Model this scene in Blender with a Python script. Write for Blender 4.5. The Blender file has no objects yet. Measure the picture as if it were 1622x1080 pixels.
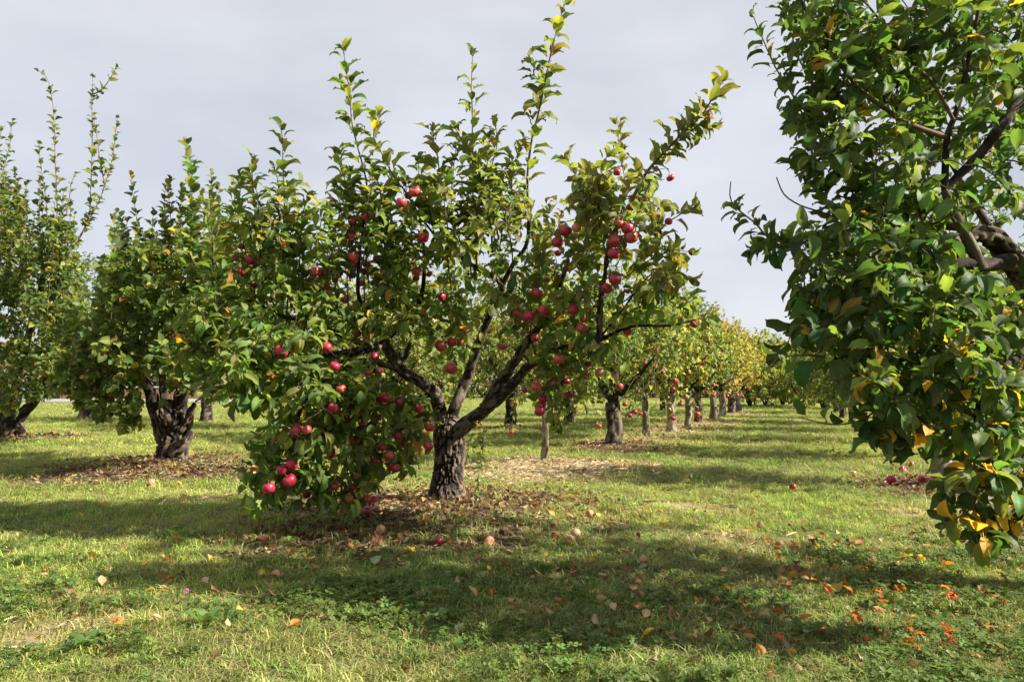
import bpy, math, random
import numpy as np
from mathutils import Vector, Matrix

random.seed(11)
RNG = np.random.default_rng(11)
SC = bpy.context.scene
COL = SC.collection

# ------------------------------------------------------------------ camera
EYE_H, FPX, IW, IH, HORIZON = 0.95, 1150.0, 1622.0, 1080.0, 615.0
PITCH = math.atan((HORIZON - IH / 2) / FPX)
cam_data = bpy.data.cameras.new('camera')
cam = bpy.data.objects.new('camera', cam_data)
COL.objects.link(cam)
cam_data.sensor_width = 36.0
cam_data.lens = 36.0 * FPX / IW
cam_data.clip_start, cam_data.clip_end = 0.05, 2000.0
cam.location = (0, 0, EYE_H)
cam.rotation_euler = (math.pi / 2 + PITCH, 0, 0)
SC.camera = cam

# ------------------------------------------------------------------ light
SUN_EL, SUN_AZ = math.radians(38), math.radians(105)      # azimuth clockwise from +Y
SUN_DIR = Vector((math.sin(SUN_AZ) * math.cos(SUN_EL), math.cos(SUN_AZ) * math.cos(SUN_EL), math.sin(SUN_EL)))
sun_data = bpy.data.lights.new('sun', 'SUN')
sun_data.energy, sun_data.angle, sun_data.color = 3.6, math.radians(0.9), (1.0, 0.93, 0.80)
sun = bpy.data.objects.new('sun', sun_data)
COL.objects.link(sun)
sun.rotation_euler = SUN_DIR.to_track_quat('Z', 'Y').to_euler()
sun.location = SUN_DIR * 60

world = bpy.data.worlds.new('World')
SC.world = world
world.use_nodes = True
wn = world.node_tree
for n in list(wn.nodes):
    wn.nodes.remove(n)
w_out = wn.nodes.new('ShaderNodeOutputWorld')
w_bg = wn.nodes.new('ShaderNodeBackground')
w_bg.inputs['Strength'].default_value = 0.1
w_sky = wn.nodes.new('ShaderNodeTexSky')
w_sky.sky_type = 'NISHITA'
w_sky.sun_disc = False
w_sky.sun_elevation, w_sky.sun_rotation = SUN_EL, SUN_AZ
w_tc = wn.nodes.new('ShaderNodeTexCoord')
w_map = wn.nodes.new('ShaderNodeMapping')
w_map.inputs['Scale'].default_value = (1.0, 1.0, 2.6)
w_noise = wn.nodes.new('ShaderNodeTexNoise')
w_noise.inputs['Scale'].default_value = 2.3
w_noise.inputs['Detail'].default_value = 5.0
w_noise.inputs['Roughness'].default_value = 0.48
w_ramp = wn.nodes.new('ShaderNodeValToRGB')
w_ramp.color_ramp.elements[0].position = 0.32
w_ramp.color_ramp.elements[0].color = (0.475, 0.49, 0.54, 1)
w_ramp.color_ramp.elements[1].position = 0.66
w_ramp.color_ramp.elements[1].color = (0.655, 0.66, 0.70, 1)
w_gain = wn.nodes.new('ShaderNodeVectorMath')
w_gain.operation = 'SCALE'
w_gain.inputs['Scale'].default_value = 3.4
w_mix = wn.nodes.new('ShaderNodeMix')
w_mix.data_type = 'RGBA'
w_mix.inputs[0].default_value = 0.93
L = wn.links.new
L(w_tc.outputs['Generated'], w_map.inputs['Vector'])
L(w_map.outputs['Vector'], w_noise.inputs['Vector'])
L(w_noise.outputs['Fac'], w_ramp.inputs['Fac'])
L(w_ramp.outputs['Color'], w_gain.inputs[0])
L(w_sky.outputs['Color'], w_mix.inputs[6])
L(w_gain.outputs[0], w_mix.inputs[7])
L(w_mix.outputs[2], w_bg.inputs['Color'])
L(w_bg.outputs['Background'], w_out.inputs['Surface'])

SC.view_settings.view_transform = 'Standard'
SC.view_settings.look = 'None'
SC.view_settings.exposure = 1.85
SC.view_settings.gamma = 1.0
SC.view_settings.use_curve_mapping = False
SC.render.engine = 'CYCLES'
SC.cycles.max_bounces = 6
SC.cycles.diffuse_bounces = 4
SC.cycles.glossy_bounces = 2
SC.cycles.transmission_bounces = 4
SC.cycles.caustics_reflective = False
SC.cycles.caustics_refractive = False
SC.cycles.use_denoising = True


# ------------------------------------------------------------------ picture <-> place
CP, SP = math.cos(PITCH), math.sin(PITCH)


def ray(px, py):
    a, b = (px - IW / 2) / FPX, (IH / 2 - py) / FPX
    return np.array([a, CP - b * SP, SP + b * CP])


def P(px, py, d):
    """the point seen at pixel (px, py), d metres ahead"""
    r = ray(px, py)
    return np.array([0, 0, EYE_H]) + r * (d / r[1])


def G(px, py):
    """the point of the ground seen at pixel (px, py)"""
    r = ray(px, py)
    q = r * (-EYE_H / r[2])
    return q[0], q[1]


def project(p):
    p = np.asarray(p, float) - np.array([0, 0, EYE_H])
    f = p[..., 1] * CP + p[..., 2] * SP
    u = -p[..., 1] * SP + p[..., 2] * CP
    f = np.where(np.abs(f) < 1e-6, 1e-6, f)
    return IW / 2 + FPX * p[..., 0] / f, IH / 2 - FPX * u / f, f


# ------------------------------------------------------------------ noise
def _hash(i, j, k, seed):
    n = (i * 374761393 + j * 668265263 + k * 2147483647 + seed * 144665) & 0xFFFFFFFF
    n = ((n ^ (n >> 13)) * 1274126177) & 0xFFFFFFFF
    return ((n ^ (n >> 16)) & 0xFFFF) / 65535.0


def vnoise(x, y, z=0.0, seed=0):
    x, y, z = np.broadcast_arrays(np.asarray(x, float), np.asarray(y, float), np.asarray(z, float))
    i, j, k = np.floor(x).astype(np.int64), np.floor(y).astype(np.int64), np.floor(z).astype(np.int64)
    fx, fy, fz = x - i, y - j, z - k
    fx, fy, fz = fx * fx * (3 - 2 * fx), fy * fy * (3 - 2 * fy), fz * fz * (3 - 2 * fz)
    r = 0
    for a in (0, 1):
        for b in (0, 1):
            for c in (0, 1):
                w = (fx if a else 1 - fx) * (fy if b else 1 - fy) * (fz if c else 1 - fz)
                r = r + w * _hash(i + a, j + b, k + c, seed)
    return r


def fbm(x, y, z=0.0, seed=0, octaves=4):
    r, amp, tot = 0, 1.0, 0.0
    for o in range(octaves):
        r = r + amp * vnoise(np.asarray(x) * 2 ** o, np.asarray(y) * 2 ** o, np.asarray(z) * 2 ** o, seed + o)
        tot += amp
        amp *= 0.5
    return r / tot


def smooth(a, b, x):
    t = np.clip((x - a) / (b - a), 0, 1)
    return t * t * (3 - 2 * t)


# ------------------------------------------------------------------ mesh helpers
def make_mesh(name, verts, faces, mats=(), attrs=None, mat_index=None, shade=True):
    """verts (N,3); faces: list of index arrays, each (M,k) of one k"""
    me = bpy.data.meshes.new(name)
    verts = np.asarray(verts, np.float32)
    faces = [np.asarray(f, np.int32) for f in faces if len(f)]
    me.vertices.add(len(verts))
    me.vertices.foreach_set('co', verts.ravel())
    if faces:
        loops = np.concatenate([f.ravel() for f in faces])
        counts = np.concatenate([np.full(len(f), f.shape[1], np.int32) for f in faces])
        starts = np.concatenate([[0], np.cumsum(counts)[:-1]]).astype(np.int32)
        me.loops.add(len(loops))
        me.loops.foreach_set('vertex_index', loops)
        me.polygons.add(len(counts))
        me.polygons.foreach_set('loop_start', starts)
        me.polygons.foreach_set('loop_total', counts)
        me.polygons.foreach_set('use_smooth', np.full(len(counts), shade))
        if mat_index is not None:
            me.polygons.foreach_set('material_index', np.asarray(mat_index, np.int32))
    for m in mats:
        me.materials.append(m)
    for k, v in (attrs or {}).items():
        v = np.asarray(v, np.float32)
        if v.ndim == 1:
            a = me.attributes.new(k, 'FLOAT', 'POINT')
            a.data.foreach_set('value', v)
        elif v.shape[1] == 3:
            a = me.attributes.new(k, 'FLOAT_VECTOR', 'POINT')
            a.data.foreach_set('vector', v.ravel())
        else:
            a = me.attributes.new(k, 'FLOAT_COLOR', 'POINT')
            a.data.foreach_set('color', v.ravel())
    me.update(calc_edges=True)
    return me


def link(name, data, parent=None, loc=(0, 0, 0), label=None, cat=None, group=None, kind=None):
    o = bpy.data.objects.new(name, data)
    COL.objects.link(o)
    o.location = loc
    if parent is not None:
        o.parent = parent
    if label:
        o['label'] = label
    if cat:
        o['category'] = cat
    if group:
        o['group'] = group
    if kind:
        o['kind'] = kind
    return o


# ------------------------------------------------------------------ materials
class Mat:
    def __init__(self, name):
        self.m = bpy.data.materials.new(name)
        self.m.use_nodes = True
        self.t = self.m.node_tree
        for n in list(self.t.nodes):
            self.t.nodes.remove(n)
        self.out = self.t.nodes.new('ShaderNodeOutputMaterial')

    def n(self, typ, props=None, **ins):
        nd = self.t.nodes.new('ShaderNode' + typ)
        for k, v in (props or {}).items():
            setattr(nd, k, v)
        for k, v in ins.items():
            key = int(k[1:]) if k[0] == 'i' and k[1:].isdigit() else k.replace('_', ' ')
            self.set(nd.inputs[key], v)
        return nd

    def set(self, sock, v):
        if isinstance(v, bpy.types.NodeSocket):
            self.t.links.new(v, sock)
        elif isinstance(v, bpy.types.Node):
            self.t.links.new(v.outputs[0], sock)
        else:
            if isinstance(v, (tuple, list)) and len(v) == 3 and sock.type == 'RGBA':
                v = (*v, 1.0)
            sock.default_value = v

    def math(self, op, a, b=0.0, clamp=False):
        nd = self.t.nodes.new('ShaderNodeMath')
        nd.operation, nd.use_clamp = op, clamp
        self.set(nd.inputs[0], a)
        self.set(nd.inputs[1], b)
        return nd.outputs[0]

    def mix(self, fac, a, b, blend='MIX'):
        nd = self.t.nodes.new('ShaderNodeMix')
        nd.data_type, nd.blend_type = 'RGBA', blend
        self.set(nd.inputs[0], fac)
        self.set(nd.inputs[6], a)
        self.set(nd.inputs[7], b)
        return nd.outputs[2]

    def ramp(self, fac, *stops):
        nd = self.t.nodes.new('ShaderNodeValToRGB')
        e = nd.color_ramp.elements
        while len(e) < len(stops):
            e.new(0.5)
        for i, (p, c) in enumerate(stops):
            e[i].position = p
            e[i].color = (*c, 1.0) if len(c) == 3 else c
        self.set(nd.inputs[0], fac)
        return nd.outputs[0]

    def noise(self, vec, scale, detail=4.0, rough=0.55, dist=0.0):
        nd = self.t.nodes.new('ShaderNodeTexNoise')
        if vec is not None:
            self.set(nd.inputs['Vector'], vec)
        nd.inputs['Scale'].default_value = scale
        nd.inputs['Detail'].default_value = detail
        nd.inputs['Roughness'].default_value = rough
        nd.inputs['Distortion'].default_value = dist
        return nd.outputs['Fac']

    def attr(self, name, typ='GEOMETRY', out='Color'):
        nd = self.t.nodes.new('ShaderNodeAttribute')
        nd.attribute_type, nd.attribute_name = typ, name
        return nd.outputs[out]

    def bump(self, h, strength=0.3, dist=0.01):
        nd = self.t.nodes.new('ShaderNodeBump')
        nd.inputs['Strength'].default_value = strength
        nd.inputs['Distance'].default_value = dist
        self.set(nd.inputs['Height'], h)
        return nd.outputs[0]

    def done(self, surf):
        self.t.links.new(surf if isinstance(surf, bpy.types.NodeSocket) else surf.outputs[0], self.out.inputs['Surface'])
        return self.m


def leaf_material(name='apple_leaf', gloss=0.54, trans=0.45):
    M = Mat(name)
    lc = M.attr('lc')
    sep = M.n('SeparateXYZ', i0=M.attr('lu', out='Vector'))
    u, v, rnd = sep.outputs[0], sep.outputs[1], sep.outputs[2]
    au = M.math('ABSOLUTE', u)
    rib = M.math('LESS_THAN', au, 0.075)
    wave = M.math('SINE', M.math('MULTIPLY', M.math('SUBTRACT', v, M.math('MULTIPLY', au, 0.22)), 46.0))
    vein = M.math('MULTIPLY', M.math('SUBTRACT', wave, 0.55, True), 1.3)
    detail = M.math('MAXIMUM', M.math('MULTIPLY', rib, 0.9), M.math('MULTIPLY', vein, 0.32))
    oi = M.n('ObjectInfo')
    geo = M.n('NewGeometry')
    mott = M.noise(geo.outputs['Position'], 55.0, 3.0)
    jitter = M.math('ADD', 0.62, M.math('ADD', M.math('MULTIPLY', oi.outputs['Random'], 0.2), M.math('MULTIPLY', mott, 0.56)))
    col = M.mix(1.0, lc, M.n('CombineXYZ', i0=jitter, i1=jitter, i2=jitter), 'MULTIPLY')
    spot = M.math('MULTIPLY', M.math('SUBTRACT', M.noise(geo.outputs['Position'], 130.0, 2.0), 0.63, True), 7.0, True)
    col = M.mix(M.math('MULTIPLY', spot, 0.55), col, (0.13, 0.075, 0.03))
    col = M.mix(M.math('MULTIPLY', detail, 0.55), col, M.mix(1.0, col, (2.2, 2.0, 1.6), 'MULTIPLY'))
    under = M.mix(0.52, col, (0.25, 0.255, 0.14))
    under = M.mix(M.math('MULTIPLY', detail, 0.35), under, (0.30, 0.30, 0.17))
    base = M.mix(geo.outputs['Backfacing'], col, under)
    rough = M.math('ADD', gloss, M.math('MULTIPLY', geo.outputs['Backfacing'], 0.35))
    nrm = M.bump(M.math('ADD', M.math('MULTIPLY', detail, -1.0), M.math('MULTIPLY', mott, 0.8)), 0.35, 0.004)
    pr = M.n('BsdfPrincipled', Base_Color=base, Roughness=rough, Normal=nrm)
    pr.inputs['Specular IOR Level'].default_value = 0.33
    tcol = M.mix(1.0, lc, (2.2, 2.1, 0.9), 'MULTIPLY')
    tr = M.n('BsdfTranslucent', Color=tcol)
    return M.done(M.n('MixShader', i0=trans, i1=pr, i2=tr))


def bark_material(name, dark, light, lichen, scale=1.0, amount=0.5):
    M = Mat(name)
    tc = M.n('TexCoord')
    mp = M.n('Mapping', Vector=tc.outputs['Object'], Scale=(1, 1, 0.32))
    a = M.noise(mp, 26 * scale, 6, 0.65, 0.6)
    b = M.noise(tc.outputs['Object'], 9 * scale, 4, 0.6)
    fis = M.attr('fis', out='Fac')
    f = M.math('ADD', M.math('MULTIPLY', fis, 0.65), M.math('MULTIPLY', a, 0.5))
    col = M.ramp(f, (0.38, dark), (0.72, tuple(0.62 * x + 0.38 * y for x, y in zip(dark, light))), (1.0, light))
    li = M.ramp(b, (0.55, (0, 0, 0)), (0.68, (1, 1, 1)))
    col = M.mix(M.math('MULTIPLY', li, amount), col, lichen)
    nrm = M.bump(a, 0.7, 0.012)
    pr = M.n('BsdfPrincipled', Base_Color=col, Roughness=0.92, Normal=nrm)
    pr.inputs['Specular IOR Level'].default_value = 0.2
    return M.done(pr)


def twig_material(name, c1, c2):
    M = Mat(name)
    tc = M.n('TexCoord')
    a = M.noise(tc.outputs['Object'], 30, 4)
    col = M.ramp(a, (0.3, c1), (0.7, c2))
    pr = M.n('BsdfPrincipled', Base_Color=col, Roughness=0.8)
    pr.inputs['Specular IOR Level'].default_value = 0.25
    return M.done(pr)


def apple_material(name, red, red2, pale):
    M = Mat(name)
    tc = M.n('TexCoord')
    oi = M.n('ObjectInfo')
    off = M.n('VectorMath', {'operation': 'ADD'}, i0=tc.outputs['Object'],
              i1=M.n('CombineXYZ', i0=M.math('MULTIPLY', oi.outputs['Random'], 7.3), i1=M.math('MULTIPLY', oi.outputs['Random'], 3.1), i2=0.0))
    big = M.noise(off, 13, 2, 0.5)
    mp = M.n('Mapping', Vector=off, Scale=(1, 1, 0.16))
    streak = M.noise(mp, 150, 3, 0.6)
    lent = M.n('TexVoronoi', Vector=off, Scale=170.0)
    dots = M.math('LESS_THAN', lent.outputs['Distance'], 0.16)
    col = M.mix(streak, red, red2)
    blush = M.ramp(M.math('ADD', big, M.math('MULTIPLY', M.math('SUBTRACT', oi.outputs['Random'], 0.5), 0.34)), (0.58, (0, 0, 0)), (0.72, (1, 1, 1)))
    col = M.mix(M.math('MULTIPLY', blush, 0.75), col, pale)
    col = M.mix(M.math('MULTIPLY', dots, 0.35), col, (0.6, 0.35, 0.25))
    bloom = M.noise(off, 30, 3, 0.6)
    pr = M.n('BsdfPrincipled', Base_Color=col, Roughness=M.math('ADD', 0.24, M.math('MULTIPLY', bloom, 0.22)))
    pr.inputs['Specular IOR Level'].default_value = 0.5
    pr.inputs['Subsurface Weight'].default_value = 0.06
    pr.inputs['Subsurface Radius'].default_value = (0.02, 0.006, 0.004)
    return M.done(pr)


LEAF = leaf_material()
LEAF_MATTE = leaf_material('orchard_leaf', 0.55, 0.40)
DRYLEAF = leaf_material('dry_leaf', 0.7, 0.22)
BARK_OLD = bark_material('old_bark', (0.018, 0.013, 0.010), (0.20, 0.150, 0.108), (0.27, 0.25, 0.19), 1.0, 0.45)
BARK_GNARL = bark_material('gnarled_bark', (0.02, 0.015, 0.013), (0.17, 0.125, 0.095), (0.22, 0.19, 0.14), 0.8, 0.35)
BARK_LIMB = bark_material('limb_bark', (0.022, 0.017, 0.013), (0.19, 0.148, 0.112), (0.27, 0.25, 0.19), 1.3, 0.4)
BARK_DARK = bark_material('dark_limb_bark', (0.020, 0.014, 0.012), (0.085, 0.062, 0.048), (0.16, 0.15, 0.11), 1.3, 0.35)
BARK_YOUNG = bark_material('young_bark', (0.09, 0.072, 0.045), (0.26, 0.22, 0.15), (0.33, 0.31, 0.22), 1.2, 0.5)
BARK_PALE = bark_material('pale_bark', (0.15, 0.125, 0.095), (0.40, 0.36, 0.285), (0.5, 0.48, 0.40), 1.0, 0.5)
TWIG = twig_material('twig_bark', (0.045, 0.028, 0.02), (0.10, 0.065, 0.045))
SHOOT = twig_material('shoot_bark', (0.09, 0.052, 0.035), (0.20, 0.13, 0.09))
APPLE = apple_material('red_apple_skin', (0.29, 0.009, 0.036), (0.46, 0.024, 0.062), (0.50, 0.17, 0.06))
APPLE_PALE = apple_material('pale_apple_skin', (0.50, 0.10, 0.09), (0.60, 0.25, 0.14), (0.62, 0.42, 0.20))
APPLE_ROT = apple_material('russet_apple_skin', (0.36, 0.20, 0.09), (0.46, 0.29, 0.14), (0.24, 0.12, 0.06))
APPLE_GREEN = apple_material('green_apple_skin', (0.20, 0.30, 0.06), (0.26, 0.36, 0.08), (0.36, 0.38, 0.10))


# ------------------------------------------------------------------ leaves
def leaf_template(nseg, ncol, width=0.56, fold=0.35, curl=0.9, lift=0.0, wave=0.0, seed=0, petiole=True, rounder=0.0):
    r = np.random.default_rng(seed)
    vs = np.linspace(0, 1, nseg + 1)
    us = np.linspace(-1, 1, ncol)
    w = np.sin(np.pi * np.clip(vs, 0, 1) ** (0.80 - 0.1 * rounder)) ** (0.80 - 0.15 * rounder) * width * 0.5
    w[0], w[-1] = 0.018, 0.010
    ang = lift - curl * vs ** 1.25
    y = np.concatenate([[0], np.cumsum(np.cos((ang[1:] + ang[:-1]) / 2) * np.diff(vs))])
    z = np.concatenate([[0], np.cumsum(np.sin((ang[1:] + ang[:-1]) / 2) * np.diff(vs))])
    ph = r.uniform(0, 6.28, 2)
    V, U = [], []
    for i, v in enumerate(vs):
        side = 1 + 0.05 * math.sin(9 * v + ph[0])
        for u in us:
            x = u * w[i] * (side if u > 0 else 2 - side)
            h = fold * abs(x) * (1.25 if abs(u) < 0.7 else 1.0) + wave * abs(u) * math.sin(13 * v + ph[1] + (1.3 if u > 0 else 0)) * 0.075
            a = ang[i]
            V.append((x, y[i] - math.sin(a) * h, z[i] + math.cos(a) * h))
            U.append((u, v, 0))
    F = []
    for i in range(nseg):
        for j in range(ncol - 1):
            a = i * ncol + j
            F.append((a, a + 1, a + ncol + 1, a + ncol))
    if petiole:
        b = len(V)
        V += [(-0.011, -0.24, -0.03), (0.011, -0.24, -0.03), (0.012, 0.0, 0.0), (-0.012, 0.0, 0.0)]
        U += [(0, -0.24, 0), (0, -0.24, 0), (0, 0, 0), (0, 0, 0)]
        F.append((b, b + 1, b + 2, b + 3))
    return np.array(V), np.array(F), np.array(U)


def template_set(nseg, ncol, n, petiole=True, rounder=0.0, seed=5, width=(0.48, 0.64), curl=(0.3, 1.5)):
    r = np.random.default_rng(seed)
    return [leaf_template(nseg, ncol, r.uniform(*width), r.uniform(0.2, 0.95), r.uniform(*curl), r.uniform(-0.1, 0.45),
                          r.uniform(0.2, 1.0), seed * 50 + i, petiole, rounder) for i in range(n)]


T_HI = template_set(7, 5, 10, width=(0.38, 0.56), curl=(0.3, 2.2))
T_MID = template_set(5, 5, 10, width=(0.38, 0.56), curl=(0.3, 2.2))
T_ROUND = template_set(4, 3, 6, rounder=1.0, width=(0.68, 0.84), curl=(0.1, 1.0))
T_LO = template_set(2, 3, 6, petiole=False)


def frames(d, n):
    """rotation matrices (N,3,3) whose columns are x, y = d, z ~ n"""
    d = d / np.linalg.norm(d, axis=1, keepdims=True)
    x = np.cross(d, n)
    x /= np.linalg.norm(x, axis=1, keepdims=True) + 1e-9
    z = np.cross(x, d)
    return np.stack([x, d, z], axis=2)


def leaf_mass(tpls, pos, rot, size, col, name, mats, rng):
    """one mesh of many leaves; returns None when empty"""
    Vs, Fs, Cs, Us = [], [], [], []
    base = 0
    pick = rng.integers(0, len(tpls), len(pos))
    for t, (V, F, U) in enumerate(tpls):
        k = np.nonzero(pick == t)[0]
        if not len(k):
            continue
        W = np.einsum('nij,vj->nvi', rot[k], V) * size[k, None, None] + pos[k, None, :]
        nv = len(V)
        Vs.append(W.reshape(-1, 3))
        Fs.append((F[None] + (np.arange(len(k)) * nv)[:, None, None] + base).reshape(-1, 4))
        c = np.ones((len(k), nv, 4))
        c[:, :, :3] = col[k, None, :]
        Cs.append(c.reshape(-1, 4))
        uu = np.broadcast_to(U[None], (len(k), nv, 3)).copy()
        uu[:, :, 2] = rng.random(len(k))[:, None]
        Us.append(uu.reshape(-1, 3))
        base += len(k) * nv
    if not Vs:
        return None
    return make_mesh(name, np.concatenate(Vs), [np.concatenate(Fs)], mats, {'lc': np.concatenate(Cs), 'lu': np.concatenate(Us)})


def palette(rng, n, stops):
    """stops: list of (weight, rgb, jitter)"""
    w = np.array([s[0] for s in stops], float)
    k = rng.choice(len(stops), n, p=w / w.sum())
    c = np.array([s[1] for s in stops])[k]
    j = np.array([s[2] for s in stops])[k]
    val = 1 + j * rng.normal(0, 1, n)
    c = c * np.clip(val, 0.5, 1.7)[:, None]
    c[:, 0] *= 1 + 0.5 * j * rng.normal(0, 1, n)
    return np.clip(c, 0.004, 0.8)


# ------------------------------------------------------------------ branches
def catmull(pts, step):
    pts = np.asarray(pts, float)
    ext = np.vstack([2 * pts[0] - pts[1], pts, 2 * pts[-1] - pts[-2]])
    out = []
    for i in range(1, len(ext) - 2):
        p0, p1, p2, p3 = ext[i - 1:i + 3]
        n = max(2, int(np.linalg.norm((p2 - p1)[:3]) / step) + 1)
        t = np.linspace(0, 1, n, endpoint=False)[:, None]
        out.append(0.5 * (2 * p1 + (p2 - p0) * t + (2 * p0 - 5 * p1 + 4 * p2 - p3) * t ** 2 + (3 * p1 - p0 - 3 * p2 + p3) * t ** 3))
    out.append(ext[-2][None])
    return np.vstack(out)


def tube(pts, rad, sides, rough=0.0, seed=0, freq=14.0, cap=True, lump=0.0):
    """swept tube; returns verts, quads, caps(fans as tris), fis"""
    pts, rad = np.asarray(pts, float), np.asarray(rad, float)
    n = len(pts)
    tan = np.gradient(pts, axis=0)
    tan /= np.linalg.norm(tan, axis=1, keepdims=True) + 1e-9
    ref = np.array([1.0, 0, 0]) if abs(tan[0][0]) < 0.8 else np.array([0, 1.0, 0])
    a = ref - tan[0] * ref.dot(tan[0])
    a /= np.linalg.norm(a)
    A = np.zeros((n, 3))
    for i in range(n):
        a = a - tan[i] * a.dot(tan[i])
        a /= np.linalg.norm(a) + 1e-9
        A[i] = a
    B = np.cross(tan, A)
    th = np.linspace(0, 2 * math.pi, sides, endpoint=False)
    ring = A[:, None, :] * np.cos(th)[None, :, None] + B[:, None, :] * np.sin(th)[None, :, None]
    fis = np.zeros((n, sides))
    R = np.repeat(rad[:, None], sides, 1)
    if rough > 0 or lump > 0:
        s = np.concatenate([[0], np.cumsum(np.linalg.norm(np.diff(pts, axis=0), axis=1))])
        X, Y = np.cos(th)[None, :] * R * freq, np.sin(th)[None, :] * R * freq
        Z = np.repeat(s[:, None], sides, 1) * freq * 0.30
        wx = fbm(X * 0.7, Y * 0.7, Z * 0.9, seed + 9, 2) * 1.6
        rid = 1 - np.abs(2 * fbm(X + wx, Y + wx, Z, seed, 3) - 1)
        fis = smooth(0.35, 0.92, 1 - (rid - 0.5) * 2 + 0.25)
        fine = fbm(X * 3, Y * 3, Z * 5, seed + 3, 2) - 0.5
        big = fbm(np.cos(th)[None, :] * 1.2, np.sin(th)[None, :] * 1.2, Z * 0.5, seed + 20, 2) - 0.5
        R = R * (1 + lump * big * 2) + rough * (fis - 0.6) + rough * 0.5 * fine
    V = pts[:, None, :] + ring * R[:, :, None]
    idx = np.arange(n * sides).reshape(n, sides)
    nxt = np.roll(idx, -1, axis=1)
    Q = np.stack([idx[:-1], nxt[:-1], nxt[1:], idx[1:]], axis=-1).reshape(-1, 4)
    V = V.reshape(-1, 3)
    fis = fis.ravel()
    T = np.zeros((0, 3), int)
    if cap:
        c = len(V)
        V = np.vstack([V, pts[-1][None]])
        fis = np.append(fis, 0.5)
        T = np.stack([idx[-1], nxt[-1], np.full(sides, c)], axis=-1)
    return V, Q, T, fis


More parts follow.
